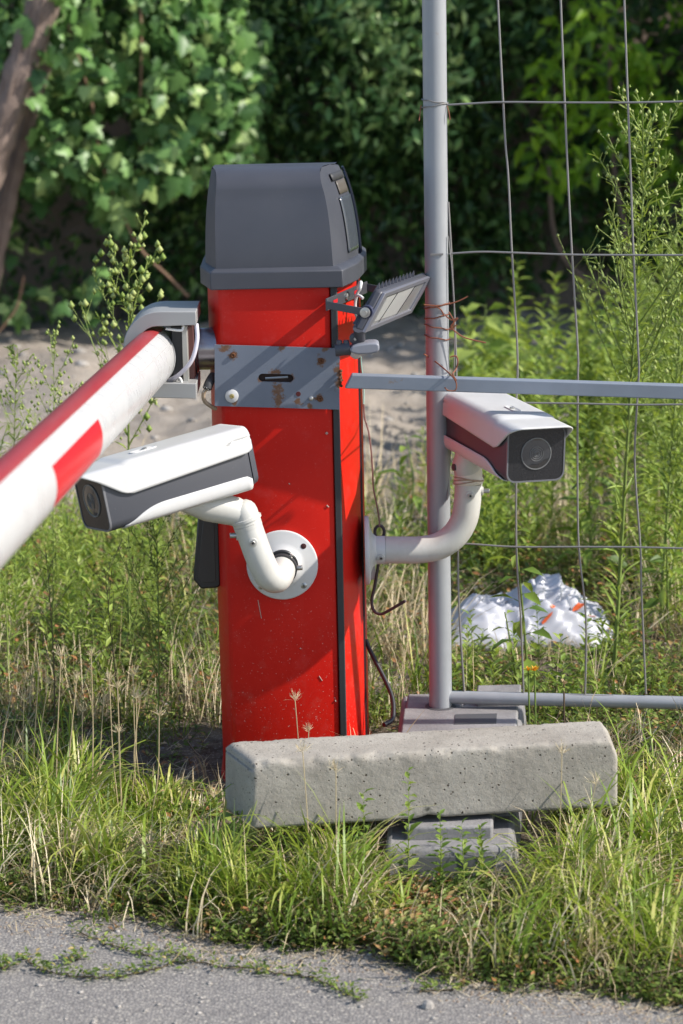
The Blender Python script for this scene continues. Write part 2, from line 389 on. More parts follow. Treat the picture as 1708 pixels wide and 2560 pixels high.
def blades(b, P0, H, W, az, lean, curl, tint, seg=4):
    """grass blades: base points, length, width, azimuth of the lean, lean and curl in radians"""
    n = len(P0); az = np.asarray(az); d = np.stack([np.cos(az), np.sin(az), np.zeros(n)], 1); side = np.stack([-np.sin(az+.6), np.cos(az+.6), np.zeros(n)], 1)
    V = np.zeros((n, 2*seg+1, 3)); p = P0.copy(); ang = lean.copy()
    for i in range(seg):
        wv = (W*(1-.75*(i/seg)**1.5))[:, None]*side*.5
        V[:, 2*i] = p-wv; V[:, 2*i+1] = p+wv
        p = p + (d*np.sin(ang)[:, None] + np.array([0, 0, 1.])*np.cos(ang)[:, None])*(H/seg)[:, None]
        ang = ang + curl/seg*(1+i*.5)
    V[:, 2*seg] = p
    base = (np.arange(n)*(2*seg+1))[:, None]
    F4 = np.concatenate([base+np.array([[2*i, 2*i+1, 2*i+3, 2*i+2]]) for i in range(seg-1)])
    F3 = base+np.array([[2*seg-2, 2*seg-1, 2*seg]])
    b.put(V.reshape(-1, 3), F3, F4, np.repeat(tint, 2*seg+1))
def leaves(b, P0, D, Nn, L, W, tint, fold=.25, droop=.15):
    """pointed leaves: base, direction, normal, length, width"""
    n = len(P0); D = nrmz(D); S = nrmz(np.cross(D, Nn)); Nn = np.cross(S, D); L = L[:, None]; W = W[:, None]
    V = np.stack([P0, P0+D*L*.4+S*W*.5+Nn*W*fold, P0+D*L*.45-Nn*W*.02, P0+D*L*.4-S*W*.5+Nn*W*fold, P0+D*L-Nn*L*droop,
                  P0+D*L*.75+S*W*.3+Nn*(W*fold*.5-L*droop*.4), P0+D*L*.75-S*W*.3+Nn*(W*fold*.5-L*droop*.4)], 1)
    base = (np.arange(n)*7)[:, None]
    F = np.concatenate([base+np.array([q]) for q in ([0, 1, 2], [0, 2, 3], [5, 4, 2], [2, 4, 6])])
    F4 = np.concatenate([base+np.array([[1, 5, 2, 2]])[:, :3], base+np.array([[3, 2, 6]])])
    b.put(V.reshape(-1, 3), np.concatenate([F, F4]), None, np.repeat(tint, 7))
def octa(b, P0, R, tint):
    n = len(P0); o = np.array([[1, 0, 0], [-1, 0, 0], [0, 1, 0], [0, -1, 0], [0, 0, 1.5], [0, 0, -1.2]])
    V = P0[:, None]+o[None]*R[:, None, None]; base = (np.arange(n)*6)[:, None]
    F = np.concatenate([base+np.array([q]) for q in ([0, 2, 4], [2, 1, 4], [1, 3, 4], [3, 0, 4], [2, 0, 5], [1, 2, 5], [3, 1, 5], [0, 3, 5])])
    b.put(V.reshape(-1, 3), F, None, np.repeat(tint, 6))
def stems(b, A, B, R0, R1, tint):
    """straight three-sided stem pieces from A to B"""
    n = len(A); T = nrmz(B-A); e = nrmz(np.cross(T, np.array([.3, .5, .81]))); g = np.cross(T, e); V = np.zeros((n, 6, 3))
    for k in range(3):
        a = 2*math.pi*k/3; dv = e*math.cos(a)+g*math.sin(a); V[:, k] = A+dv*R0[:, None]; V[:, 3+k] = B+dv*R1[:, None]
    base = (np.arange(n)*6)[:, None]
    F4 = np.concatenate([base+np.array([[k, (k+1) % 3, 3+(k+1) % 3, 3+k]]) for k in range(3)])
    b.put(V.reshape(-1, 3), None, F4, np.repeat(tint, 6))
def U(a, b, n=None): return rng.uniform(a, b, n)
def vnoise(x, y, s=1.0, seed=0):
    """cheap smooth 2-D value noise, 0..1"""
    x = np.asarray(x)*s+seed*17.3; y = np.asarray(y)*s+seed*9.1
    xi = np.floor(x); yi = np.floor(y); fx = x-xi; fy = y-yi; fx = fx*fx*(3-2*fx); fy = fy*fy*(3-2*fy)
    def h(a, b): q = np.sin(a*127.1+b*311.7+seed*74.7)*43758.5453; return q-np.floor(q)
    return (h(xi, yi)*(1-fx)+h(xi+1, yi)*fx)*(1-fy)+(h(xi, yi+1)*(1-fx)+h(xi+1, yi+1)*fx)*fy

# ------------------------------------------------------------------ ground
def edge_y(X):
    X = np.asarray(X, float); return -.735-.42*np.clip(X, -1.2, 1.2)+.10*(vnoise(X, 0*X, 6, 3)-.5)+.035*(vnoise(X, 0*X, 28, 4)-.5)
def gz(X, Y):
    X = np.asarray(X, float); Y = np.asarray(Y, float)
    near = np.clip((Y-edge_y(X))/.25, 0, 1)*.012*(vnoise(X, Y, 9, 1)+.5*vnoise(X, Y, 23, 2))
    far = np.clip((Y-1.5)/1.2, 0, 1)*(np.clip(7.5-Y, 0, 1))
    return near + far*(.10*(vnoise(X, Y, 1.6, 5)-.5)+.055*(vnoise(X, Y, 5, 6)-.5)+.022*(vnoise(X, Y, 14, 7)-.5)+.012*(vnoise(X, Y, 33, 8)-.5)) - .006
def grid(x, y):
    X, Y = np.meshgrid(x, y); nx, ny = len(x), len(y)
    i = np.arange(nx-1)[None]+(np.arange(ny-1)*nx)[:, None]
    return X, Y, np.stack([i, i+1, i+1+nx, i+nx], -1).reshape(-1, 4)
xs = np.concatenate([[-300, -60, -15, -6, -4], np.linspace(-3, 3, 240), [4, 6, 15, 60, 300]])
ys = np.concatenate([[-300, -40, -8, -3], np.linspace(-2, 7.5, 400), [9, 14, 40, 120, 600]])
X, Y, F = grid(xs, ys); Z = gz(X, Y); Z[(np.abs(X) > 3.5) | (Y < -1.6) | (Y > 8)] = -.012
gnd = kind(mesh_from('ground', np.stack([X, Y, Z], -1).reshape(-1, 3), [F], np.zeros(X.size), M['soil']), 'structure')
xs = np.linspace(-6, 6, 900); b = []
ev = edge_y(xs)+.012*(vnoise(xs, xs*0, 70, 11)-.5)
rows = [-9+0*xs, -2+0*xs, ev-.05, ev, ev+.006]
zz = [.004, .004, .006, .006, -.012]
V = np.concatenate([np.stack([xs, r, 0*xs+z], 1) for r, z in zip(rows, zz)])
i = np.arange(899)[None]+(np.arange(4)*900)[:, None]
kind(mesh_from('road', V, [np.stack([i, i+1, i+901, i+900], -1).reshape(-1, 4)], np.zeros(len(V)), M['asphalt']), 'structure')

# ------------------------------------------------------------------ barrier cabinet
XL = P(566, 1400, 0)[0]; XS = P(846, 1400, 0)[0]; XR = P(856, 1400, 0)[0]      # left fold, seal, right fold of the front
HZ = .905                                                                      # top of the red housing
cab = thing('barrier_cabinet', 'tall red parking barrier cabinet with dark grey plastic hood and two cameras on it', 'barrier cabinet', (-.1, .13, 0))
def side_poly(grow=0.0, d=.30):
    return [(XL-grow, 0-grow), (XR+grow, 0-grow), (XR+.027+grow, .086), (XR+.043+grow, .22), (XR+.043+grow, d+grow), (XL-.022-grow, d+grow), (XL-.0225-grow, .20), (XL-.0215-grow, .086)]
MB().prism([(x, y+.004, 0.0) for x, y in side_poly(-.001)], (0, 0, HZ)).build('housing', M['red'], cab, bevel=.004, smooth=True)
# front door: folded sheet with a soft left edge, in front of the housing
dv = [(XL-.0212, .0845, .012), (XL-.001, .006, .012), (XL+.003, .0008, .012), (XL+.008, -.0012, .012), (XS-.009, -.0012, .012), (XS-.005, .0002, .012), (XS-.0035, .004, .012), (XS-.0045, .012, .012), (XL+.004, .012, .012), (XL-.0190, .0852, .012)]
MB().prism(dv, (0, 0, HZ-.02)).build('door', M['red'], cab, bevel=.0015, smooth=True)
MB().prism([(XS-.003, -.0035, .006), (XR+.0005, -.0035, .006), (XR+.0015, .012, .006), (XS-.003, .012, .006)], (0, 0, HZ-.008)).build('door_seal', M['rubber'], cab, bevel=.001)
for (xa_, ya_, xb2, yb2, r_) in ((645, 1500, 654, 1546, .0007), (817, 1263, 822, 1268, .0012), (815, 1081, 819, 1085, .0022), (722, 1208, 725, 1211, .0010), (838, 1750, 840, 1754, .0012), (798, 1690, 806, 1702, .0007), (750, 1620, 753, 1622, .0010)):
    MB().tube([P(xa_, ya_, -.0014), P(xb2, yb2, -.0014)], r_, 6).build('paint_chip', mat('chipped_paint', (.40, .26, .22), .8), cab)
# seams of the side panel
for yy in (.165,):
    MB().box((XR+.0365, yy, .45), (.004, .004, .86)).build('panel_seam', M['rubber'], cab)
MB().prism([(x, y, -.004) for x, y in side_poly(.004)], (0, 0, .018)).build('base_flange', M['red'], cab, bevel=.002)
MB().box((XR-.015, .0035, .02), (.02, .01, .03)).build('latch', M['darkmetal'], cab)

# hood: front and back lean in and roll over the top, the ends lean in too
def hood_x(Yv, z, z0, z1, left=False):
    u = min(max((z-z0)/(z1-z0), 0), 1)
    if left: return (.25*min(Yv, .085)-max(Yv-.17, 0)*.03)+.002-.004*u-.012*u**3
    base = .3*Yv if Yv < .085 else .0255+(Yv-.085)*.22
    if Yv > .17: base = .0255+.085*.22-(Yv-.17)*.05
    return base-.004-.013*u-.022*u**3
zt = P(690, 415, .09)[2]; zl0 = P(690, 722, -.01)[2]; zl1 = P(690, 679, -.01)[2]; zb0 = zl1+.006
mbh = MB()
lip = side_poly(.011); lip2 = side_poly(.003)
n = len(lip)
vs = [(x, y, zl0) for x, y in lip]+[(x, y, zl1) for x, y in lip]+[(x, y, zb0) for x, y in lip2]
fs = [tuple(range(n))[::-1], tuple(range(2*n, 3*n))]
for lvl in range(2):
    for q in range(n): fs.append((lvl*n+q, lvl*n+(q+1) % n, (lvl+1)*n+(q+1) % n, (lvl+1)*n+q))
hood = mbh.add(vs, fs).build('hood', M['hood'], cab, bevel=.0016, smooth=True)
prof = [(-.002, zb0-.004)]
for t in np.linspace(0, 1, 10)[1:]: prof.append((-.002+.022*t**1.6, zb0+(zt-.040-zb0)*t))
for a in np.linspace(0, 90, 10)[1:]: prof.append((.020+.052*(1-math.cos(rad(a))), zt-.040+.040*math.sin(rad(a))))
prof += [(.11, zt-.0005), (.15, zt-.003)]
for a in np.linspace(0, 90, 8)[1:]: prof.append((.19+.055*math.sin(rad(a)), zt-.045+.042*math.cos(rad(a))))
prof += [(.262, zb0+.06), (.27, zb0-.004)]
m2 = MB(); np_ = len(prof)
Lp = [(XL-hood_x(y, z, zb0, zt, True), y, z) for y, z in prof]; Rp = [(XR+hood_x(y, z, zb0, zt), y, z) for y, z in prof]
m2.add(Lp+Rp, [(i, i+1, np_+i+1, np_+i) for i in range(np_-1)])
# end caps as strips between the front and the back half of the profile at equal heights
def cap(sgn):
    zs = np.linspace(zb0-.004, zt-.001, 22); ysn = 12; vs = []; fs = []
    pz = np.array([p[1] for p in prof]); py = np.array([p[0] for p in prof]); top = int(np.argmax(pz))
    for z in zs:
        yf = np.interp(z, pz[:top+1], py[:top+1]); yb = np.interp(-z, -pz[top:], py[top:])
        for j in range(ysn+1):
            yy = yf+(yb-yf)*j/ysn; x = hood_x(yy, z, zb0, zt, sgn < 0)
            vs.append(((XR+x) if sgn > 0 else (XL-x), yy, z))
    for a in range(len(zs)-1):
        for j in range(ysn):
            q = a*(ysn+1)+j; fs.append((q, q+1, q+ysn+2, q+ysn+1))
    return vs, fs
for s_ in (1, -1): m2.add(*cap(s_))
dome = m2.build('hood_dome', M['hood'], hood, smooth=True)
M['hoodglass'] = mat('smoked_window', (.055, .064, .078), .2, spec=.6)
def side_patch(y0, y1, z0, z1, off, nz=14, ny=6, taper=0.0):
    vs = []; fs = []
    for a in range(nz+1):
        z = z0+(z1-z0)*a/nz
        for j in range(ny+1):
            yy = y0+taper*a/nz+(y1-y0-taper*a/nz)*j/ny
            vs.append((XR+hood_x(yy, z, zb0, zt)+off, yy, z))
    for a in range(nz):
        for j in range(ny):
            q = a*(ny+1)+j; fs.append((q, q+1, q+ny+2, q+ny+1))
    return vs, fs
MB().add(*side_patch(.085, .18, zb0+.012, zt-.055, .0012)).build('hood_window', M['hoodglass'], hood, smooth=True, solid=.0012)
MB().add(*side_patch(.075, .16, zt-.026, zt-.014, .0025, 2, 6)).build('hood_vent', M['rubber'], hood, smooth=True, solid=.0015)
MB().add(*side_patch(.095, .16, zt-.05, zt-.028, .0015, 3, 6)).build('hood_sticker', mat('brown_sticker', (.08, .068, .055), .5), hood, smooth=True, solid=.001)
MB().add(*side_patch(.185, .20, zb0, zt-.02, .003)).build('hood_gasket', mat('navy_gasket', (.02, .03, .07), .4), hood, smooth=True, solid=.002)
MB().add(*side_patch(.203, .235, zb0, zt-.014, .004)).build('hood_rim', M['hood'], hood, smooth=True, solid=.004)
# black holder box on the left flank
fl = thing('infrared_sensor_box', 'black tapered plastic box fixed low on the left side of the red cabinet', 'sensor box', P(515, 1380, .09))
pts = [(503, 1277), (538, 1283), (548, 1292), (552, 1462), (544, 1470), (503, 1473), (483, 1449), (495, 1290)]
poly = [tuple(P(x, y, .06)) for x, y in pts]
MB().prism(poly, (0, .07, 0)).build('casing', M['black'], fl, bevel=.003, smooth=True)
MB().prism([tuple(P(x, y, .0595)) for x, y in [(508, 1300), (536, 1303), (540, 1455), (506, 1458), (493, 1445)]], (0, .002, 0)).build('cover_plate', mat('black_plastic_cover', (.03, .028, .028), .3), fl, bevel=.0008)

# ------------------------------------------------------------------ steel plate with its bar
pl = thing('steel_rail', 'grey steel plate screwed across the red cabinet, welded to a long square bar', 'steel rail', P(690, 940, -.01))
cor = [P(537, 1015, -.010), P(849, 1024, -.010), P(850, 871, -.010), P(537, 862, -.010)]
A = [Vector(c) for c in cor]
slot = []
cs = Vector(P(690, 945, -.010)); ex = (Vector(P(733, 946, -.010))-Vector(P(648, 944, -.010))).normalized(); ez = Vector((-ex.z, 0, ex.x)); 
hl, hr = .0225, .0068
for a in np.linspace(-90, 90, 9): slot.append(cs+ex*(hl+hr*math.cos(rad(a)))+ez*hr*math.sin(rad(a)))
for a in np.linspace(90, 270, 9): slot.append(cs+ex*(-hl+hr*math.cos(rad(a)))+ez*hr*math.sin(rad(a)))
bm = bmesh.new()
ov = [bm.verts.new(p) for p in A]; sv = [bm.verts.new(p) for p in slot]
ed = [bm.edges.new((ov[i], ov[(i+1) % 4])) for i in range(4)]+[bm.edges.new((sv[i], sv[(i+1) % len(sv)])) for i in range(len(sv))]
bmesh.ops.triangle_fill(bm, use_beauty=True, use_dissolve=False, edges=ed, normal=(0, -1, 0))
g = bmesh.ops.extrude_face_region(bm, geom=bm.faces[:])
bmesh.ops.translate(bm, verts=[v for v in g['geom'] if isinstance(v, bmesh.types.BMVert)], vec=(0, .004, 0))
bmesh.ops.recalc_face_normals(bm, faces=bm.faces)
bmesh.ops.translate(bm, verts=bm.verts, vec=-Vector(pl['_o'])); me = bpy.data.meshes.new('plate'); bm.to_mesh(me); bm.free()
plate = link('plate', me, M['plate'], pl)
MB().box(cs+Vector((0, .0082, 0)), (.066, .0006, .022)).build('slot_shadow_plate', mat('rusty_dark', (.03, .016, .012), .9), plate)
MB().tube([cs+ex*-.018+Vector((0, .0075, -.002)), cs+ex*.02+Vector((0, .0075, .001))], .0022, 8).build('rod', M['steel'], plate, smooth=True)
for x, y in ((583, 888), (803, 902), (800, 997)):
    q = Vector(P(x, y, -.0103))
    MB().lathe(q, (0, -1, 0), [(0, .0050), (.0004, .0052), (.0006, .0040)], 14).build('rust_ring', M['rust'], plate)
    MB().lathe(q, (0, -1, 0), [(0, .004), (.0025, .004), (.0032, .0025), (.0012, .001)], 12).build('screw', M['rust'], plate, smooth=True)
q = Vector(P(746, 985, -.0103)); MB().lathe(q, (0, -1, 0), [(0, .0042), (.0005, .004)], 14).build('hole', mat('dark_red_hole', (.07, .004, .004), .7), plate)
q = Vector(P(778, 996, -.0103)); MB().lathe(q, (0, -1, 0), [(0, .004), (.002, .0035), (.003, .002)], 12).build('screw', M['steel'], plate, smooth=True)
q = Vector(P(580, 990, -.0103)); MB().lathe(q, (0, -1, 0), [(0, .0112), (.0018, .0112), (.0024, .0104)], 24).build('washer', M['white'], plate, smooth=True)
MB().lathe(q+Vector((0, -.0025, 0)), (0, -1, 0), [(0, .0042), (.0015, .0038), (.002, .0018), (.0008, .001)], 10).build('screw', mat('brass_screw', (.45, .36, .15), .35, .8), plate, smooth=True)
a0, a1 = Vector(P(856, 951, -.028)), Vector(P(1720, 979, -.055))
dr = (a1-a0).normalized(); a1 = a1+dr*1.1; hz = Vector((0, 0, .0112)); hy = Vector((0, .0125, 0))
e0 = a0-dr*.012
MB().hexa([e0-hy-hz*.55, a1-hy-hz, a1+hy-hz, e0+hy-hz*.55, e0-hy+hz*.55, a1-hy+hz, a1+hy+hz, e0+hy+hz*.55][:8]).build('bar_core', M['bar'], pl)
MB().hexa([a0+dr*.004-hy-hz*1.02, a1-hy-hz*1.02, a1+hy-hz*1.02, a0+dr*.004+hy-hz*1.02, a0+dr*.016-hy*1.02+hz*1.02, a1-hy*1.02+hz*1.02, a1+hy+hz*1.02, a0+dr*.016+hy+hz*1.02]).build('square_bar', M['bar'], pl, bevel=.0016, smooth=True)
bpy.data.objects.remove(bpy.data.objects['bar_core'])
mw = MB()
for i in range(16):
    c = Vector(P(850+U(-1, 5), 927+i*2.6+U(-1, 1), -.015+U(-.004, .003)))
    mw.lathe(c-Vector((0, 0, .002)), (0, 0, 1), [(0, .0008), (.001, .0024), (.003, .0026), (.005, .0008)], 8)
mw.build('weld_bead', M['rust'], pl, smooth=True)

# ------------------------------------------------------------------ boom with its clamp
bo = thing('barrier_boom', 'white barrier boom with red top strip reaching past the camera from its grey clamp', 'barrier boom', P(440, 880, .03))
def U_outline(y):
    out = [P(490, 779, y)]; o = P
    cx, cy, r = 388, 850, 74
    out += [P(400, 779, y)]
    for a in np.linspace(0, 90, 9)[1:]: out.append(P(400-91*math.sin(rad(a)), 779+86-86*math.cos(rad(a)), y))
    out += [P(310, 920, y)]
    for a in np.linspace(0, 90, 7)[1:]: out.append(P(310+60*(1-math.cos(rad(a))), 920+74*math.sin(rad(a)), y))
    out += [P(491, 997, y), P(491, 959, y)]
    out += [P(400, 957, y)]
    for a in np.linspace(0, 90, 7)[1:]: out.append(P(400-57*math.sin(rad(a)), 900+57*math.cos(rad(a)), y))
    out += [P(342, 868, y)]
    for a in np.linspace(0, 90, 7)[1:]: out.append(P(342+52*(1-math.cos(rad(a))), 868-52*math.sin(rad(a)), y))
    out += [P(491, 813, y)]
    return out
MB().prism([tuple(p) for p in U_outline(-.045)], (0, .135, 0)).build('clamp', M['greypaint'], bo, bevel=.0012, smooth=True)
c0 = Vector(P(467, 885, -.02)); zc = c0.z
MB().box((P(467, 885, .02)[0], .03, zc), (.009, .10, .094)).build('clamp_plate', mat('pale_steel', (.42, .41, .38), .4, .5), bo, bevel=.001)
MB().box((P(448, 885, .03)[0], .035, zc+.002), (.020, .09, .088)).build('clamp_jaw', M['black'], bo, bevel=.002)
MB().box((P(480, 880, .04)[0], .045, zc-.002), (.012, .085, .094)).build('clamp_back', mat('brown_primer', (.10, .035, .03), .5), bo, bevel=.001)
hc = Vector(P(484, 872, .06)); MB().lathe(hc, (1, 0, 0), [(0, .040), (.006, .042), (.010, .036), (.05, .036)], 40).build('hub', mat('turned_steel', (.33, .30, .31), .25, .85), bo, smooth=True)
b0 = Vector(P(392, 886, .03)); b1 = Vector(P(-8, 1290, -1.42)); bd = (b1-b0).normalized()
end = b1+bd*.45
sx = bd.cross(Vector((0, 0, 1))).normalized(); sz = sx.cross(bd).normalized()     # sx points to the viewer's left
if sx.x > 0: sx = -sx
rx, rz = .037, .046
def ring(c, s=1.0, n=40): return [c+sx*math.cos(2*math.pi*k/n)*rx*s+sz*math.sin(2*math.pi*k/n)*rz*s for k in range(n)]
def oval(c_a, c_b, s, n=40):
    m_ = MB(); return m_.add(ring(c_a, s, n)+ring(c_b, s, n), [tuple(range(n)), tuple(range(n, 2*n))]+[(k, (k+1) % n, n+(k+1) % n, n+k) for k in range(n)])
tb = oval(b0, end, 1.0).build('boom_tube', M['wing'], bo, smooth=True)
oval(b0-bd*.035, b0+bd*.004, .97).build('end_collar', mat('mauve_cap', (.30, .24, .30), .4), bo, smooth=True)
def skin(t0, t1, a0_, a1_, s, n=14, skew=0.0):
    """a patch lying on the boom between two angles (0 = viewer's left, 90 = top)"""
    vs = []; fs = []
    for j in range(2):
        t = (t0, t1)[j]
        for k_ in range(n+1):
            a = rad(a0_+(a1_-a0_)*k_/n); c = b0+bd*(t+skew*k_/n); vs.append(c+sx*math.cos(a)*rx*s+sz*math.sin(a)*rz*s)
    for k_ in range(n): fs.append((k_, k_+1, n+2+k_, n+1+k_))
    return vs, fs
LB = (end-b0).length
def skin_solid(name, m_, *a, th=.003, **kw):
    v1, f1 = skin(*a, 1.002, **kw); v2, f2 = skin(*a, 1.002+th/.04, **kw); q = len(v1); nn = q//2
    fs = [tuple(reversed(f)) for f in f1]+[tuple(i+q for i in f) for f in f2]
    loop = list(range(nn))+list(range(q-1, nn-1, -1))
    for i in range(len(loop)): a_, b_ = loop[i], loop[(i+1) % len(loop)]; fs.append((a_, b_, b_+q, a_+q))
    return MB().add(v1+v2, fs).build(name, m_, bo, smooth=True)
skin_solid('red_strip', M['redstrip'], .0, LB, 22, 111, th=.0022)
skin_solid('red_tape', M['redtape'], .90, 1.27, 149, 212, th=.0006, skew=.0)
MB().add(*skin(.0, LB, 146, 147.2, 1.004, 2)).build('groove_line', mat('grey_joint', (.35, .35, .34), .6), bo)
cab_w = smooth_path([P(491, 810, -.03), P(493, 850, -.04), P(480, 900, -.045), P(450, 935, -.04), P(420, 953, -.02)], 8)
MB().tube(cab_w, .0037, 10).build('cable', mat('pale_lilac_cable', (.55, .52, .58), .4), bo, smooth=True)
MB().tube(smooth_path([P(415, 822, -.03), P(452, 826, -.035), P(458, 818, -.035), P(459, 808, -.03)], 4), .0022, 8).build('wire_clip', M['whitewire'], bo, smooth=True)
MB().tube(smooth_path([P(455, 960, -.035), P(452, 948, -.035), P(445, 945, -.03), P(438, 955, -.02)], 4), .0022, 8).build('wire_clip', M['whitewire'], bo, smooth=True)
# frayed cable stub beside the plate
fs_ = thing('frayed_cable', 'short frayed taped cable end sticking out at the left edge of the grey plate', 'cable', P(520, 970, .01))
MB().tube(smooth_path([P(534, 940, .015), P(524, 955, .0), P(517, 975, -.006)], 4), [.008]*8+[.005], 10).build('tape_wrap', M['rubber'], fs_, smooth=True)
MB().tube(smooth_path([P(517, 970, -.006), P(509, 985, -.008), P(512, 1003, -.006), P(528, 1016, .0), P(540, 1022, .006)], 5), .0035, 8).build('core', mat('tan_insulation', (.30, .22, .15), .6), fs_, smooth=True)
mw = MB()
for i in range(7): mw.tube([P(514+U(-3, 3), 968+U(-4, 4), -.008), P(514+U(-9, 9), 975+U(-9, 9), -.014)], .0007, 5)
mw.build('strands', M['steel'], fs_)

# ------------------------------------------------------------------ bullet cameras
def rr_profile(w_, h_, r, n=6):
    pts = []
    for cx, cy, a0_ in ((w_-r, h_-r, 0), (-w_+r, h_-r, 90), (-w_+r, -h_+r, 180), (w_-r, -h_+r, 270)):
        for k_ in range(n+1):
            a = rad(a0_+90*k_/n); pts.append((cx+r*math.cos(a), cy+r*math.sin(a)))
    return pts
def bullet_camera(root, o, yaw, pit, rol, L, w_, h_):
    Mx = Matrix.Translation(o) @ Matrix.Rotation(yaw, 4, 'Z') @ Matrix.Rotation(pit, 4, 'Y') @ Matrix.Rotation(rol, 4, 'X')
    T = lambda x, y, z: tuple(Mx @ Vector((x, y, z)))
    pr = rr_profile(w_, h_, .016); n = len(pr)
    def loft(secs):
        m_ = MB(); vs = []
        for x, s in secs: vs += [T(x, y*s, z*s) for y, z in pr]
        fs = [tuple(range(n)), tuple(range((len(secs)-1)*n, len(secs)*n))]
        for a in range(len(secs)-1):
            for q in range(n): fs.append((a*n+q, a*n+(q+1) % n, (a+1)*n+(q+1) % n, (a+1)*n+q))
        return m_.add(vs, fs)
    body = loft([(-L, .90), (-L+.012, .965), (-.002, 1.0), (0, .985)]).build('body', M['camdark'], root, smooth=True)
    loft([(-L-.012, .86), (-L-.001, .93)]).build('rear_cap', M['camdark'], root, smooth=True)
    # front frame and glass
    m_ = MB(); ins = rr_profile(w_-.0026, h_-.0026, .014); vs = [T(.0015, y, z) for y, z in pr]+[T(.0015, y, z) for y, z in ins]+[T(-.002, y, z) for y, z in pr]+[T(-.001, y, z) for y, z in ins]
    fs = []
    for q in range(n):
        r_ = (q+1) % n; fs += [(q, r_, n+r_, n+q), (2*n+q, 2*n+r_, r_, q), (n+q, n+r_, 3*n+r_, 3*n+q)]
    m_.add(vs, fs).build('front_frame', mat('front_frame_grey', (.13, .13, .14), .35), root, smooth=True)
    MB().add([T(.0004, y, z) for y, z in ins]+[T(-.001, y, z) for y, z in ins], [tuple(range(n)), tuple(range(n, 2*n))]).build('front_glass', M['glass'], root)
    ax = Mx.to_3x3() @ Vector((1, 0, 0)); oc = Vector(T(.0006, 0, 0))
    ring_m = mat('lens_ring_grey', (.16, .16, .16), .35)
    ln = MB().lathe(oc, ax, [(0, .0268), (.0016, .0268), (.0018, .0255), (.0006, .0250)], 40).build('lens', ring_m, root, smooth=True)
    MB().lathe(oc, ax, [(.0003, .0252), (.0009, .025), (.0016, .018), (.0019, .012)], 40).build('lens_glass', M['lens'], ln, smooth=True)
    for r_ in (.0118, .0085, .0052, .0032):
        pts_ = [oc+ax*.0024+(Mx.to_3x3() @ Vector((0, math.cos(t), math.sin(t))))*r_ for t in np.linspace(0, 2*math.pi, 33)]
        MB().tube(pts_, .0004, 6, cap=False).build('lens_ring', ring_m, ln, smooth=True)
    # white lower shell, its front edge sweeping down
    n2 = 26; K = 30; vs = []; fs = []
    lp = [(y*1.02, z*1.02) for y, z in rr_profile(w_, h_, .015, 8)]
    lowp = sorted([p for p in lp if p[1] < 0], key=lambda p: math.atan2(p[0], -p[1]))
    for a in range(K+1):
        x = -L+.004+(L-.030)*a/K
        f_ = min(max((x+.105)/.075, 0), 1); zt_ = -.47*h_-(h_*.50)*(f_**2.2)
        g_ = min(max((-L+.016-x)/.012, 0), 1); zt_ -= g_**2*.006
        for j in range(n2+1):
            s_ = -1+2*j/n2      # walk down one side, along the bottom, up the other
            side_h = h_+zt_      # height of the side flap
            tot = 2*side_h+2*w_; d_ = (s_+1)/2*tot
            R = min(.014, max(side_h, .0006))
            if d_ < side_h: y, z = w_, zt_-d_
            elif d_ < side_h+2*w_: y, z = w_-(d_-side_h), -h_
            else: y, z = -w_, -h_+(d_-side_h-2*w_)
            # round the corner
            cy_ = math.copysign(w_-.014, y); cz_ = -h_+.014
            if abs(y) > w_-.014 and z < cz_:
                v_ = Vector((y-cy_, z-cz_)); 
                if v_.length > 1e-6: v_ = v_.normalized()*.014; y, z = cy_+v_.x, cz_+v_.y
            vs.append(T(x, y*1.025, z*1.025))
    for a in range(K):
        for j in range(n2): q = a*(n2+1)+j; fs.append((q, q+1, q+n2+2, q+n2+1))
    MB().add(vs, fs).build('lower_shell', M['white'], root, smooth=True, solid=.0018)
    # sunshield
    ws, hs = w_*1.07, h_*1.10; zb = .004; r_ = .017
    path = [(ws, zb+(hs-r_-zb)*t) for t in np.linspace(0, 1, 10)]+[(ws-r_+r_*math.cos(rad(a)), hs-r_+r_*math.sin(rad(a))) for a in np.linspace(0, 90, 8)[1:]]
    path += [((ws-r_)*(1-2*t), hs) for t in np.linspace(0, 1, 12)[1:-1]]
    path += [(-y, z) for y, z in path[16::-1]]
    K = 44; vs = []; fs = []; npth = len(path)
    for a in range(K+1):
        t = a/K
        for y, z in path:
            v_ = (z-zb)/(hs-zb)
            if abs(y) > ws-.0005 and z < hs-r_: z = z+.010*(1-v_)*(1-t)
            xf = -.036+.072*v_-.010*max(0, 1-v_*7)**2; xb = -L-.004+.012*max(0, 1-v_*6)**2
            x = xb+(xf-xb)*t
            st = min(max((x+.050)/.006, 0), 1); st = st*st*(3-2*st)
            zz_ = z-(.0035*st if z > hs-r_*1.01 else 0)*min(1, (z-(hs-r_))/r_ if z > hs-r_ else 0)
            vs.append(T(x, y, zz_))
    for a in range(K):
        for j in range(npth-1): q = a*npth+j; fs.append((q, q+1, q+npth+1, q+npth))
    sh = MB().add(vs, fs).build('sunshield', M['white'], root, smooth=True, solid=.0024)
    # pill-shaped pocket with a screw on the shield
    pc = (-.105, 0); pill = lambda l, r2: [(pc[0]+(l if i < 9 else -l)+r2*math.cos(rad(-90+a)), r2*math.sin(rad(-90+a))) for i, a in enumerate(list(np.linspace(0, 180, 9))+list(np.linspace(180, 360, 9)))]
    z0_ = hs+.0026; rings_ = [(.016, .0085, 0), (.016, .0075, .0016), (.016, .0062, .0014), (.015, .0052, .0003)]; vs = []; fs = []
    for l, r2, dz in rings_: vs += [T(x, y, z0_+dz) for x, y in pill(l, r2)]
    for a in range(3):
        for q in range(18): fs.append((a*18+q, a*18+(q+1) % 18, (a+1)*18+(q+1) % 18, (a+1)*18+q))
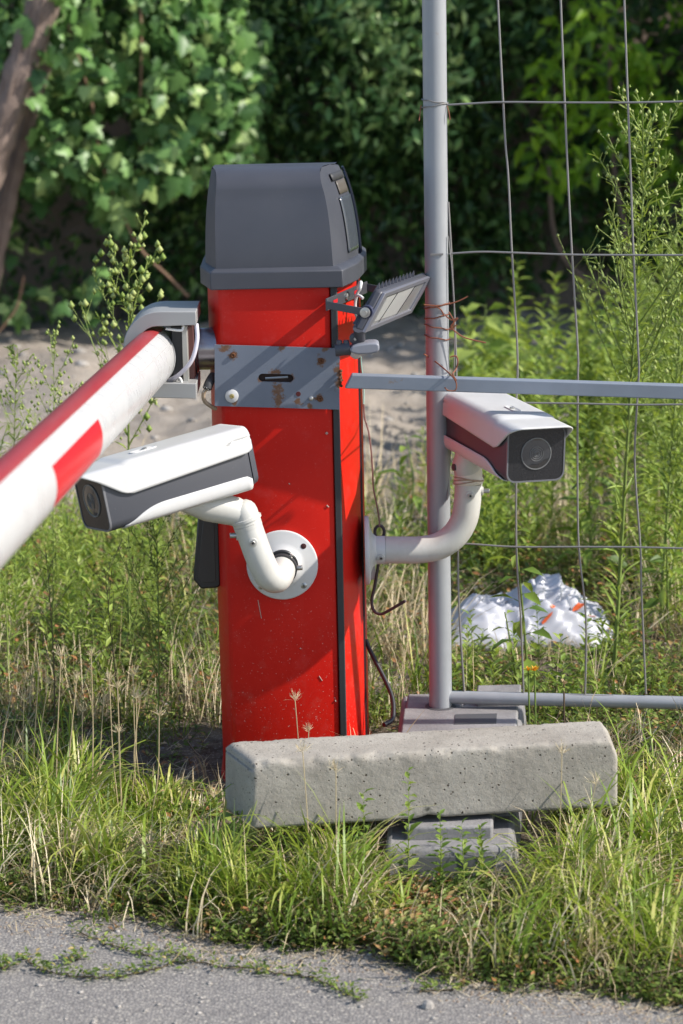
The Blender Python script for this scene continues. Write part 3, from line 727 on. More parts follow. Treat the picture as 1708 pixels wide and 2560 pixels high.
    fs.append(tuple(range(54, 72)))
    MB().add(vs, fs).build('screw_pocket', M['white'], sh, smooth=True)
    MB().lathe(T(pc[0]-.003, 0, z0_+.0003), Mx.to_3x3() @ Vector((0, 0, 1)), [(0, .0042), (.0022, .0042), (.003, .0032), (.0015, .0014)], 14).build('shield_screw', M['steel'], sh, smooth=True)
    return Mx, T

def screw(parent, p, d, r=.0045, ln=.006):
    p = Vector(p); d = Vector(d).normalized()
    o = MB().lathe(p-d*.002, d, [(0, r*1.9), (.0035, r*1.8), (.004, r*1.5), (.004, r*1.1)], 20).build('screw_boss', M['cream'], parent, smooth=True)
    MB().lathe(p, d, [(0, r), (ln, r), (ln+.0006, r*.85), (ln+.0006, r*.5), (ln-.0004, r*.45)], 16).build('set_screw', M['steel'], o, smooth=True)
    MB().lathe(p+d*(ln+.0002), d, [(0, r*.5), (.0006, r*.48)], 6).build('hex_socket', M['black'], o)
    return o

lc = thing('surveillance_camera', 'white bullet camera pointing left, arm bolted to the front of the red cabinet', 'security camera', P(706, 1411, 0), 'surveillance cameras on the cabinet')
Mx, T = bullet_camera(lc, (-.3948, -.2505, .581), 3.7173, .1293, .095, .268, .0498, .0485)
fc = Vector(P(706, 1411, -.002))
flg = MB().lathe(fc, (0, -1, 0), [(0, .0600), (.004, .0608), (.0065, .0595), (.0075, .057), (.009, .040), (.016, .029), (.024, .0255)], 56).build('wall_flange', M['white'], lc, smooth=True)
for dx, dz, hole in ((.037, .033, 1), (.036, -.036, 0), (-.037, .034, 0), (-.037, -.036, 0)):
    q = fc+Vector((dx, -.0085, dz))
    if hole: MB().lathe(q+Vector((0, .002, 0)), (0, -1, 0), [(0, .0048), (.0022, .0048), (.0026, .0040)], 16).build('empty_hole', mat('hole_dark_red', (.05, .008, .008), .7), flg, smooth=True)
    else:
        MB().lathe(q+Vector((0, .002, 0)), (0, -1, 0), [(0, .0052), (.0018, .0052), (.0030, .0035)], 16).build('flange_screw', M['steel'], flg, smooth=True)
        MB().box(q+Vector((0, -.0012, 0)), (.0055, .0008, .0012)).box(q+Vector((0, -.0013, 0)), (.0012, .0008, .0055)).build('cross_slot', M['black'], flg)
arm = smooth_path([P(706, 1411, -.022), P(705, 1420, -.045), P(701, 1436, -.078), P(690, 1448, -.105), P(672, 1440, -.122), P(655, 1408, -.128), P(640, 1370, -.13), P(622, 1320, -.13)], 6)
ar = MB().tube(arm, .0232, 28).build('arm', M['cream'], lc, smooth=True)
MB().tube([P(706, 1411, -.022), P(706, 1416, -.034), P(704, 1425, -.056)], .0262, 28).build('tape_collar', M['rubber'], lc, smooth=True)
for i in range(4):
    q = Vector(P(706, 1413, -.026-.005*i)); MB().lathe(q, (0, -1, -.1), [(0, .0258), (.0016, .0272), (.0032, .0258)], 28).build('tape_turn', M['black'], lc, smooth=True)
screw(lc, P(738, 1420, -.045), (1, -.1, .05), .0042, .012)
screw(lc, P(725, 1394, -.05), (.4, -.3, .8), .0022, .006)
top = Vector(P(622, 1320, -.13)); up = (Vector(P(605, 1268, -.13))-top).normalized()
screw(lc, top+up*-.018+Vector((.002, -.0225, -.002)), (0, -1, -.05), .0042, .005)
screw(lc, top+up*-.012+Vector((-.022, -.002, 0)), (-1, -.1, .02), .0046, .012)
MB().lathe(top+up*.000, up, [(0, .0236), (.006, .0240), (.0062, .0225), (.0075, .0225), (.0078, .0238), (.014, .0238)], 32).build('swivel_ring', M['cream'], ar, smooth=True)
MB().lathe(top+up*.0135, up, [(0, .0262), (.0045, .0262), (.005, .0255)], 32).build('swivel_flange', M['cream'], ar, smooth=True)
kn = top+up*.017
knk = MB().lathe(kn, up, [(0, .0235), (.010, .0235), (.018, .022), (.024, .0185), (.029, .012), (.031, .004)], 32).build('knuckle', M['cream'], lc, smooth=True)
# saddle between the body and the knuckle
sb = [T(-.175, 0, -.048), T(-.195, 0, -.052), T(-.215, 0, -.060), tuple(kn+up*.012)]
MB().tube([T(-.150, 0, -.046), T(-.175, 0, -.052), T(-.20, 0, -.062), tuple(kn+up*.012+Vector((-.012, 0, 0))), tuple(kn+up*.008+Vector((.002, 0, -.002)))], [.010, .020, .026, .024, .021], 24).build('saddle', M['cream'], lc, smooth=True)

rc = thing('surveillance_camera', 'white bullet camera facing right, hung in front of the grey post below the steel bar', 'security camera', P(905, 1375, .11), 'surveillance cameras on the cabinet')
Mx, T = bullet_camera(rc, (.3215, -.1014, .6119), -1.2587, .0269, -.0275, .318, .0515, .0473)
YF = .115
fx = XR+.0395
fc = Vector((fx, YF, P(905, 1376, YF)[2]))
flg = MB().lathe(fc, (1, 0, 0), [(0, .0600), (.004, .0608), (.0075, .0595), (.009, .055), (.0105, .040), (.014, .030), (.020, .0248), (.036, .0246)], 56).build('wall_flange', M['white'], rc, smooth=True)
c1 = fc+Vector((.036, 0, 0))
def q_(x, y): 
    p = P(x, y, YF); return p
arm = smooth_path([tuple(c1), P(1010, 1375, YF), P(1055, 1374, YF), P(1100, 1364, YF), P(1137, 1338, YF), P(1160, 1300, YF), P(1168, 1260, YF), P(1172, 1208, YF)], 6)
ar = MB().tube(arm, .0238, 28).build('arm', M['cream'], rc, smooth=True)
MB().lathe(c1+Vector((-.0012, 0, 0)), (1, 0, 0), [(0, .0244), (.0012, .0246), (.0016, .0235)], 32).build('joint_ring', M['rubber'], ar, smooth=True)
screw(rc, tuple(fc+Vector((.028, -.0245, -.008))), (0, -1, -.2), .0038, .003)
screw(rc, tuple(Vector(P(1174, 1232, YF))+Vector((0, -.0235, 0))), (0, -1, 0), .0045, .004)
screw(rc, tuple(Vector(P(1174, 1227, YF))+Vector((.022, -.003, 0))), (1, -.1, 0), .0042, .012)
tp = Vector(P(1172, 1208, YF)); upv = Vector((-.01, 0, 1)).normalized()
MB().lathe(tp, upv, [(0, .0246), (.004, .0262), (.006, .0252), (.007, .0262), (.010, .0244), (.030, .0236)], 32).build('taped_collar', mat('peeling_beige_tape', (.62, .56, .47), .55), ar, smooth=True)
mt = MB()
for i in range(3):
    pts_ = [tp+Vector((math.cos(a)*.0262, math.sin(a)*.0262, .004+.003*i+.004*math.sin(a*1.5+i))) for a in np.linspace(0, 2*math.pi, 30)]
    mt.tube(pts_, .0011, 6)
mt.build('tape_edge', mat('brown_tape_edge', (.34, .24, .17), .7), ar, smooth=True)
MB().tube([tuple(tp+Vector((-.001, 0, .020))), tuple(tp+Vector((-.003, -.002, .036))), tuple(tp+Vector((-.003, -.008, .055))), T(-.235, 0, -.045)], [.0238, .0255, .0250, .024], 28).build('knuckle', M['cream'], rc, smooth=True)
MB().lathe(tuple(Vector(P(1137, 1168, YF-.012))), (-.85, -.5, .05), [(0, .006), (.003, .006), (.0032, .0035)], 16).build('knuckle_screw', M['darkmetal'], rc, smooth=True)
MB().box(tuple(fc+Vector((.010, .045, -.045))), (.018, .020, .035)).build('junction_cover', M['white'], rc, bevel=.002)

# ------------------------------------------------------------------ floodlight with motion sensor
fl = thing('floodlight', 'dark grey floodlight with finned back on a bracket right below the hood', 'floodlight', P(880, 760, .03))
e1 = Vector((.30, .954, 0)).normalized(); eo = Vector((.954, -.30, 0))
p0 = Vector(P(814, 762, -.055))
Bz = Vector((0, 0, 1))
def strap(a, b, h, t, nrm):
    """flat strap from a to b, height h, thickness t along nrm"""
    a = Vector(a); b = Vector(b); nrm = Vector(nrm)*t
    hh = Bz*h/2
    return [a-hh, b-hh, b-hh+nrm, a-hh+nrm, a+hh, b+hh, b+hh+nrm, a+hh+nrm]
pm = p0+e1*.232
MB().hexa(strap(p0, pm, .020, .0028, eo)).build('bracket_back', M['darkmetal'], fl, bevel=.0006)
pa = Vector(P(914, 781, -.078)); MB().hexa(strap(p0, pa, .0125, .0025, e1)).build('bracket_arm', M['darkmetal'], fl, bevel=.0006)
pb = pm+(pa-p0); MB().hexa(strap(pm, pb, .0125, .0025, -e1)).build('bracket_arm', M['darkmetal'], fl, bevel=.0006)
for t_, nm in ((.045, 0), (.105, 1), (.165, 0)):
    q = p0+e1*t_+eo*.0028
    if nm: MB().lathe(q, eo, [(0, .0062), (.003, .0058), (.0045, .003)], 16).build('bracket_screw', M['steel'], fl, smooth=True)
    else: MB().hexa(strap(q-e1*.012, q+e1*.012, .006, .0006, eo)).build('bracket_slot', M['redtape'], fl)
BL, TL, TR, BR = [Vector(v) for v in (P(906, 830, -.085), P(958, 731, -.060), P(1076, 688, .165), P(1024, 780, .145))]
nn_ = (BR-BL).cross(TL-BL).normalized()
if nn_.y > 0: nn_ = -nn_
hh = nn_*-.015
MB().hexa([BL+hh, BR+hh, TR+hh, TL+hh, BL, BR, TR, TL]).build('lamp_housing', M['darkmetal'], fl, bevel=.004, smooth=True)
def lerp4(u, v): return BL*(1-u)*(1-v)+BR*u*(1-v)+TR*u*v+TL*(1-u)*v
fr = [(0.0, 0.0), (1, 0), (1, 1), (0, 1)]; i_ = .075; inn = [(i_, i_*1.5), (1-i_, i_*1.5), (1-i_, 1-i_*1.5), (i_, 1-i_*1.5)]
vs = [lerp4(*q)+nn_*.0045 for q in fr]+[lerp4(*q)+nn_*.0045 for q in inn]+[lerp4(*q)-nn_*.0005 for q in fr]+[lerp4(*q)+nn_*.0006 for q in inn]
fs = []
for q in range(4):
    r_ = (q+1) % 4; fs += [(q, r_, 4+r_, 4+q), (8+q, 8+r_, r_, q), (4+q, 4+r_, 12+r_, 12+q)]
MB().add(vs, fs).build('lamp_frame', mat('frame_grey', (.16, .16, .185), .4, .3), fl, bevel=.0008, smooth=True)
gp = [lerp4(*q)+nn_*.0012 for q in inn]; MB().add([*gp, *[p-nn_*.0010 for p in gp]], [(0, 1, 2, 3), (4, 5, 6, 7)]).build('lamp_glass', mat('frosted_lamp_glass', (.19, .19, .185), .2), fl)
ip = [lerp4(*q)+nn_*.0019 for q in ((.15, .2), (.62, .16), (.70, .84), (.15, .8))]; MB().add([*ip, *[p-nn_*.0006 for p in ip]], [(0, 1, 2, 3), (7, 6, 5, 4), (0, 1, 5, 4), (1, 2, 6, 5), (2, 3, 7, 6), (3, 0, 4, 7)]).build('reflector', mat('pale_reflector', (.33, .33, .32), .35), fl)
for u_ in (.25, .62):
    MB().tube([lerp4(u_, .14)+nn_*.0026, lerp4(u_+.09, .86)+nn_*.0026], .0006, 6).build('glass_line', M['black'], fl)
for i in range(11):
    u_ = .04+i*.072; a_ = lerp4(u_, 1.0)+hh*.55; b_ = lerp4(u_, .05)+hh
    fup = (TL-BL).normalized()
    MB().hexa([a_-e1*.0012+hh*.1, a_+e1*.0012+hh*.1, b_+e1*.0012, b_-e1*.0012, a_-e1*.0012+fup*.010+hh*.5, a_+e1*.0012+fup*.010+hh*.5, b_+e1*.0012+hh*.55, b_-e1*.0012+hh*.55]).build('cooling_fin', M['darkmetal'], fl)
MB().lathe(pa+e1*-.001, -e1, [(0, .0085), (.003, .0085), (.0035, .0045), (.008, .0045), (.008, .002)], 18).build('pivot_bolt', M['steel'], fl, smooth=True)
MB().lathe(pa+e1*.003, e1, [(0, .011), (.010, .011), (.012, .008), (.03, .008)], 18).build('pivot_boss', mat('navy_boss', (.03, .035, .07), .4), fl, smooth=True)
hj = Vector(P(888, 846, -.06))
MB().tube([BL+Vector((.0, .004, .004))+hh*.4, hj+Vector((.008, .004, -.002))], [.010, .009], 16).build('sensor_neck', M['darkmetal'], fl, smooth=True)
MB().lathe(hj+Vector((0, .006, 0)), (0, -1, 0), [(0, .0095), (.011, .0095), (.012, .008)], 24).build('sensor_hinge', M['darkmetal'], fl, smooth=True)
MB().lathe(hj+Vector((0, -.006, 0)), (0, -1, 0), [(0, .0028), (.002, .0024)], 12).build('hinge_screw', M['steel'], fl, smooth=True)
s0 = Vector(P(838, 876, -.06)); s1 = Vector(P(876, 871, -.06))
MB().tube([s0, s0*.5+s1*.5, s1], [.0105, .0105, .0115], 20).build('sensor_tail', M['darkmetal'], fl, smooth=True)
for x in (848, 866): MB().lathe(tuple(P(x, 862, -.06)), (0, 0, 1), [(0, .005), (.006, .005), (.008, .004)], 12).build('sensor_knob', M['darkmetal'], fl, smooth=True)
sc_ = Vector(P(911, 868, -.06)); vs = []; 
pts_ = [(-.0245, 0), (-.020, .006), (-.010, .0085), (.010, .0092), (.020, .0085), (.0245, .005), (.0245, -.004), (.020, -.0075), (.008, -.0088), (-.010, -.0082), (-.020, -.005)]
MB().prism([tuple(sc_+Vector((x, -.022, z+x*.06))) for x, z in pts_], (0, .045, 0)).build('sensor_body', mat('weathered_grey_plastic', (.20, .205, .235), .5), fl, bevel=.004, smooth=True, seg=3)
MB().lathe(tuple(sc_+Vector((-.014, .0, -.004))), (0, 0, -1), [(0, .012), (.005, .0118), (.010, .0095), (.014, .005), (.0155, .001)], 28).build('sensor_dome', mat('frosted_dome', (.50, .44, .42), .35), fl, smooth=True)

# wires at the corner of the cabinet
tw = thing('white_wire', 'short white wires poking through the floodlight bracket below the hood', 'wire', P(905, 760, .1))
MB().tube(smooth_path([P(893, 722, .06), P(899, 708, .05), P(903, 706, .045), P(900, 722, .04), P(893, 735, .05), P(888, 760, .055), P(890, 790, .055)], 5), .0026, 8).build('wire_run', M['whitewire'], tw, smooth=True)
MB().tube(smooth_path([P(890, 738, .05), P(900, 740, .04), P(908, 746, .035)], 5), .0026, 8).build('wire_end', M['whitewire'], tw, smooth=True)
gw = thing('thin_wire', 'thin green and brown wire hanging down the right edge of the cabinet to a hook', 'wire', P(908, 1000, .12))
MB().tube(smooth_path([P(887, 775, .05), P(893, 805, .06), P(900, 850, .09), P(903, 910, .11), P(909, 960, .12), P(909, 1010, .12)], 5), .0015, 6).build('green_run', M['greenwire'], gw, smooth=True)
MB().tube(smooth_path([P(909, 1010, .12), P(912, 1045, .12), P(922, 1080, .115), P(928, 1125, .11), P(932, 1180, .11), P(934, 1220, .105), P(942, 1260, .10), P(948, 1295, .10), P(949, 1316, .10)], 6), .0016, 6).build('brown_run', mat('brown_wire', (.17, .09, .075), .6), gw, smooth=True)
hk = thing('metal_hook', 'bent dark rod hook hanging from a thin wire behind the right camera arm', 'hook', P(946, 1400, .15))
lp_ = [P(949+12*math.sin(t), 1330-16*math.cos(t), .145) for t in np.linspace(0, 2*math.pi, 14)]
MB().tube(lp_, .0028, 8).tube(smooth_path([P(949, 1346, .145), P(947, 1400, .145), P(938, 1460, .145), P(930, 1500, .14), P(934, 1525, .135), P(949, 1535, .13), P(966, 1530, .125), P(1014, 1502, .11)], 6), .0028, 8).build('rod', mat('dark_rod', (.045, .03, .033), .55), hk, smooth=True)
bc = tag(MB().tube(smooth_path([P(915, 1600, .2), P(925, 1625, .19), P(948, 1670, .17), P(968, 1710, .15), P(981, 1745, .13), P(984, 1775, .11), P(980, 1800, .09), P(960, 1812, .07)], 6), .0042, 10).build('black_cable', M['cable'], None, smooth=True), 'black cable drooping from the cabinet to the ground beside the fence foot', 'cable')

# ------------------------------------------------------------------ mesh fence panel
YP = .17
post_b = Vector(P(1102, 1768, YP)); post_t = Vector(P(1084, -160, YP))
def fence_Y(X): return YP-(X-.17)*.17
def PF(x, y):
    Yv = YP
    for _ in range(4): Yv = fence_Y(P(x, y, Yv)[0])
    return P(x, y, Yv)
fe = thing('mesh_fence_panel', 'grey steel fence panel with round post and wide wire mesh, right of the cabinet', 'fence', post_b)
MB().tube([post_b, post_t+(post_t-post_b)*.55], .0205, 32).build('post', M['galv'], fe, smooth=True)
bt0 = Vector(PF(1135, 1743)); bt1 = Vector(PF(1712, 1757)); bt1 = bt1+(bt1-bt0)*1.75
MB().tube([bt0-(bt1-bt0).normalized()*.01, bt1], .0118, 20).build('bottom_rail', M['galv'], fe, smooth=True)
V1 = [[(1121, 505), (1131, 677), (1140, 880), (1144, 1180), (1145, 1388), (1149, 1540), (1163, 1762)],
      [(1240, -140), (1245, 0), (1258, 253), (1264, 360), (1271, 442), (1280, 632), (1293, 858), (1294, 943), (1292, 990), (1291, 1365), (1302, 1543), (1310, 1758)],
      [(1397, -140), (1402, 0), (1412, 253), (1420, 440), (1430, 632), (1445, 880), (1445, 943), (1444, 1168), (1447, 1365), (1465, 1543), (1463, 1739)],
      [(1556, -140), (1561, 0), (1570, 253), (1577, 440), (1584, 632), (1596, 880), (1597, 943), (1587, 1149), (1601, 1365), (1604, 1480), (1615, 1735)],
      [(1712, -140), (1716, 0), (1726, 253), (1741, 632), (1750, 943), (1745, 1149), (1755, 1365), (1770, 1745)],
      [(1867, -140), (1882, 253), (1895, 632), (1906, 1149), (1922, 1745)]]
V1 += [[(x+156*j, y) for x, y in V1[4]] for j in (2, 3, 4, 5, 6)]
for w_ in V1: MB().tube(smooth_path([PF(x, y) for x, y in w_], 5), .0018, 8).build('upright_wire', M['wire'], fe, smooth=True)
H1 = [[(1118, 262), (1190, 258), (1258, 255), (1412, 256), (1570, 256), (1726, 253), (1900, 249)],
      [(1122, 634), (1200, 629), (1280, 631), (1430, 636), (1584, 637), (1741, 637), (1910, 636)],
      [(1135, 1004), (1293, 1006), (1445, 1008), (1597, 1011), (1750, 1010), (1910, 1012)],
      [(1130, 1357), (1180, 1359), (1291, 1366), (1447, 1366), (1601, 1367), (1755, 1371), (1920, 1374)],
      [(1120, 1742), (1150, 1733), (1310, 1738), (1463, 1737), (1615, 1744), (1770, 1752), (1930, 1762)]]
for w_ in H1: w_ += [(w_[-1][0]+260, w_[-1][1]+2), (2745, w_[-1][1]+3)]
pe = Vector(PF(2745, 1785)); MB().tube([pe, pe+Vector((-.01, 0, 1.98))], .0205, 24).build('post', M['galv'], fe, smooth=True)
off = Vector((0, -.0034, 0))
for w_ in H1: MB().tube([p+off for p in smooth_path([PF(x, y) for x, y in w_], 5)], .0017, 8).build('cross_wire', M['wire'], fe, smooth=True)
MB().box(tuple(P(1070+22, 636, YP-.0205)), (.022, .003, .0035)).build('wire_weld', M['wire'], fe)
# ties
def tie_loops(y0, y1, n, m_, name, label, seed):
    r_ = random.Random(seed); t = thing(name, label, 'tie wire', P(1090, (y0+y1)/2, YP))
    for i in range(n):
        y = y0+(y1-y0)*i/max(n-1, 1); cx = 1085+(y/1760)*18; cpt = Vector(P(cx, y, YP)); tl = r_.uniform(-.25, .25)
        pts_ = []
        for a in np.linspace(math.pi*.95, math.pi*2.15, 14):
            pts_.append(cpt+Vector((math.cos(a)*.0222, math.sin(a)*.0222, tl*.02*math.cos(a)+.0008*math.sin(a*5+i))))
        MB().tube(pts_, .0010, 6).build('wire_loop', m_, t, smooth=True)
    return t
t1 = tie_loops(253, 262, 2, M['wire'], 'tie_wire', 'pale wire tie wrapped round the post at the topmost cross wire', 1)
MB().tube(smooth_path([P(1053, 262, YP-.01), P(1050, 285, YP-.015), P(1048, 302, YP-.02)], 4), .0009, 6).build('loose_end', M['rustwire'], t1, smooth=True)
MB().tube(smooth_path([P(1118, 265, YP-.01), P(1123, 283, YP-.015), P(1125, 300, YP-.015)], 4), .0009, 6).build('loose_end', M['rustwire'], t1, smooth=True)
t2 = tie_loops(762, 842, 4, M['rustwire'], 'tie_wire', 'rusty twisted tie wires on the post between floodlight and steel bar', 2)
for pts_ in ([(1060, 762), (1100, 764), (1140, 755), (1170, 741)], [(1115, 790), (1130, 800), (1145, 795), (1128, 815), (1140, 830), (1165, 845), (1215, 857)],
             [(1122, 780), (1135, 805), (1125, 825), (1142, 812)], [(1060, 885), (1090, 905), (1125, 935), (1140, 955), (1139, 975), (1120, 976), (1112, 968)],
             [(1125, 893), (1140, 890), (1145, 905), (1139, 925), (1132, 935), (1141, 950)], [(1090, 765), (1103, 775), (1111, 790)]):
    MB().tube(smooth_path([P(x, y, YP-.024-(.205 if y > 925 else 0)) for x, y in pts_], 5), .0012, 6).build('twist', M['rustwire'], t2, smooth=True)
lw = tag(MB().tube([tuple(p) for p in smooth_path([P(1121, 590, YP-.012), P(1132, 700, YP-.014), P(1137, 850, YP-.012), P(1128, 1100, YP+.0), P(1118, 1250, YP-.018)], 6)], .0011, 6).build('loose_wire', M['wire'], None, smooth=True), 'slack thin wire running down beside the grey post', 'wire')

# ------------------------------------------------------------------ fence foot and the concrete beam on it
ft = thing('fence_foot', 'grey moulded fence foot under the post and the concrete beam', 'fence foot', (.15, -.1, 0))
xa, xb_ = G(1008, 1722, .1)[0], G(1282, 1722, .1)[0]
yb_ = .285; yf_ = -.47; xfa, xfb = xa-.050, xa-.050+.196; xba, xbb = xa-.002, xa+.223
hgt = .098
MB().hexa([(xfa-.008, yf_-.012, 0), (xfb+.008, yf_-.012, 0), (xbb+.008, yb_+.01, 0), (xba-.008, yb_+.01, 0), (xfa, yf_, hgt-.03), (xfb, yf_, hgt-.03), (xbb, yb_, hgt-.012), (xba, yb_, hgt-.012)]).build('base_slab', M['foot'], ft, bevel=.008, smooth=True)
def quad_on(u0, v0, u1, v1, z0_, z1_):
    f = lambda u, v: ((xfa+(xfb-xfa)*u)*(1-v)+(xba+(xbb-xba)*u)*v, yf_+(yb_-yf_)*v)
    c = [f(u0, v0), f(u1, v0), f(u1, v1), f(u0, v1)]
    return [(x, y, z0_) for x, y in c]+[(x, y, z1_) for x, y in c]
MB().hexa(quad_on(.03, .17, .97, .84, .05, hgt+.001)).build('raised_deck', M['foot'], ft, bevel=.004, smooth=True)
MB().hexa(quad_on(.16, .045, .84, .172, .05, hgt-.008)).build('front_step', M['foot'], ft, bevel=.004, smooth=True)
MB().hexa([(xfa+.022, yf_-.0135, .010), (xfb-.022, yf_-.0135, .010), (xfb-.022, yf_+.004, .010), (xfa+.022, yf_+.004, .010), (xfa+.026, yf_-.0045, .056), (xfb-.026, yf_-.0045, .056), (xfb-.026, yf_+.006, .056), (xfa+.026, yf_+.006, .056)]).build('front_shade_panel', mat('painted_foot_shade', (.075, .078, .078), .7), ft, bevel=.002)  # dark panel proud of the front face, the face's shade painted as colour
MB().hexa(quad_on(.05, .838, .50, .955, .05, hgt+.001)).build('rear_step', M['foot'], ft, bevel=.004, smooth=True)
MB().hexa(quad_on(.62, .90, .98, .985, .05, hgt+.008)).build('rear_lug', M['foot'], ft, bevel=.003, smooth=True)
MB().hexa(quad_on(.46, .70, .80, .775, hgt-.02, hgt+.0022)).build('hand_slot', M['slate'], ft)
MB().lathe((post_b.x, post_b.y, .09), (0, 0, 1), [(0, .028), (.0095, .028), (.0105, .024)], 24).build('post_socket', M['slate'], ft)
# the beam, chipped along its edges
def beam():
    a, b_ = Vector(P(631, 1904, -.452)), Vector(P(1545, 1849, -.385)); L_ = (b_-a).length; u_ = (b_-a).normalized(); u_.z = (b_.z-a.z)/L_; vv = Vector((-u_.y, u_.x, 0)).normalized(); dep, hg = .108, .110
    bm = bmesh.new(); nx, ny, nz = 130, 22, 22; idx = {}
    def key(i, j, k_): 
        if (i, j, k_) not in idx: idx[(i, j, k_)] = bm.verts.new(shape(i/nx, j/ny, k_/nz))
        return idx[(i, j, k_)]
    def shape(s, t, q):
        x = s*L_; y = t*dep; z = (q-1)*hg
        sk = (1-s)
        x += -.033*t*max(0, 1-s*3)+(1-q)*(-.004)*(1-s)                       # skewed left end
        if s > .9: x += .012*t*((s-.9)/.1)
        # rounded / chamfered edges
        r_ = .0075; cx = min(max(x, r_), L_-r_); cy = min(max(y, r_*.9), dep-r_*.9); cz = max(min(z, -r_*.9), -hg+r_*.6)
        if x < r_-.03*t: cx = x+r_ if False else cx
        d = Vector((x-cx if (s > .999 or s < .001) and t < .001 else 0, y-cy, z-cz))
        if d.length > 1e-6:
            m_ = max(abs(d.x), abs(d.y), abs(d.z)); d2 = d*(m_/d.length)
            x = x-(d.x-d2.x); y = y-(d.y-d2.y); z = z-(d.z-d2.z)
        if s > .975: e = (s-.975)/.025; k3 = max(0, (q-.75)/.25); x -= .012*e*k3*k3; z -= .006*e*e*(q > .5); 
        if s < .02: e = (.02-s)/.02; z -= .006*e*e*(q > .9)
        nse = lambda f, sd: float(vnoise(x*f+z*31, y*f+z*f, 1, sd))-.5
        edge = math.exp(-((min(t, 1-t)*dep)/.012)**2)*math.exp(-((1-q)*hg/.012)**2)
        chip = edge*(.007*max(0, nse(70, 21)+.12)+.004*max(0, nse(230, 22))+.0015*nse(400, 27))
        p = a+u_*x+vv*(y+chip+.0008*nse(150, 23))+Vector((0, 0, z-chip*.8+.0007*nse(170, 24)))
        if q < .12 and .44 < s < .52 and t < .3: p.z += .006*(1-abs(s-.48)/.04)                     # broken spot on the lower edge
        return p
    def face(f):
        try: bm.faces.new(f)
        except ValueError: pass
    for i in range(nx):
        for k_ in range(nz):
            face([key(i, 0, k_), key(i+1, 0, k_), key(i+1, 0, k_+1), key(i, 0, k_+1)]); face([key(i, ny, k_), key(i, ny, k_+1), key(i+1, ny, k_+1), key(i+1, ny, k_)])
        for j in range(ny):
            face([key(i, j, nz), key(i+1, j, nz), key(i+1, j+1, nz), key(i, j+1, nz)]); face([key(i, j, 0), key(i, j+1, 0), key(i+1, j+1, 0), key(i+1, j, 0)])
    for j in range(ny):
        for k_ in range(nz):
            face([key(0, j, k_), key(0, j, k_+1), key(0, j+1, k_+1), key(0, j+1, k_)]); face([key(nx, j, k_), key(nx, j+1, k_), key(nx, j+1, k_+1), key(nx, j, k_+1)])
    bmesh.ops.recalc_face_normals(bm, faces=bm.faces); me = bpy.data.meshes.new('concrete_beam'); bm.to_mesh(me); bm.free()
    return link('concrete_beam', me, M['concrete'], None, smooth=True, auto=False)
tag(beam(), 'pitted grey concrete kerb beam lying across the fence foot in front of the cabinet', 'concrete beam')
# ------------------------------------------------------------------ plants: one generator for the upright weeds
class Plant:
    def __init__(s): s.L = []; s.S = []; s.B = []
    def leaf(s, p, d, n, l, w, t): s.L.append((*p, *d, *n, l, w, t))
    def stem(s, a, b, r0, r1, t): s.S.append((*a, *b, r0, r1, t))
    def bud(s, p, r, t): s.B.append((*p, r, t))
    def parts(s, parent, leafm, stemm, budm, names=('foliage', 'stem', 'seed_heads'), fold=.25, droop=.15, keep=None):
        out = []
        if s.L:
            a = np.array(s.L); b = Batch(); leaves(b, a[:, :3], a[:, 3:6], a[:, 6:9], a[:, 9], a[:, 10], a[:, 11], fold, droop); out.append(b.build(names[0], leafm, parent)); kind(out[-1], 'stuff')
        if s.S:
            a = np.array(s.S); b = Batch(); stems(b, a[:, :3], a[:, 3:6], a[:, 6], a[:, 7], a[:, 8]); out.append(b.build(names[1], stemm, parent)); kind(out[-1], 'stuff')
        if s.B:
            a = np.array(s.B); b = Batch(); octa(b, a[:, :3], a[:, 3], a[:, 4]); out.append(b.build(names[2], budm, parent)); kind(out[-1], 'stuff')
        return out
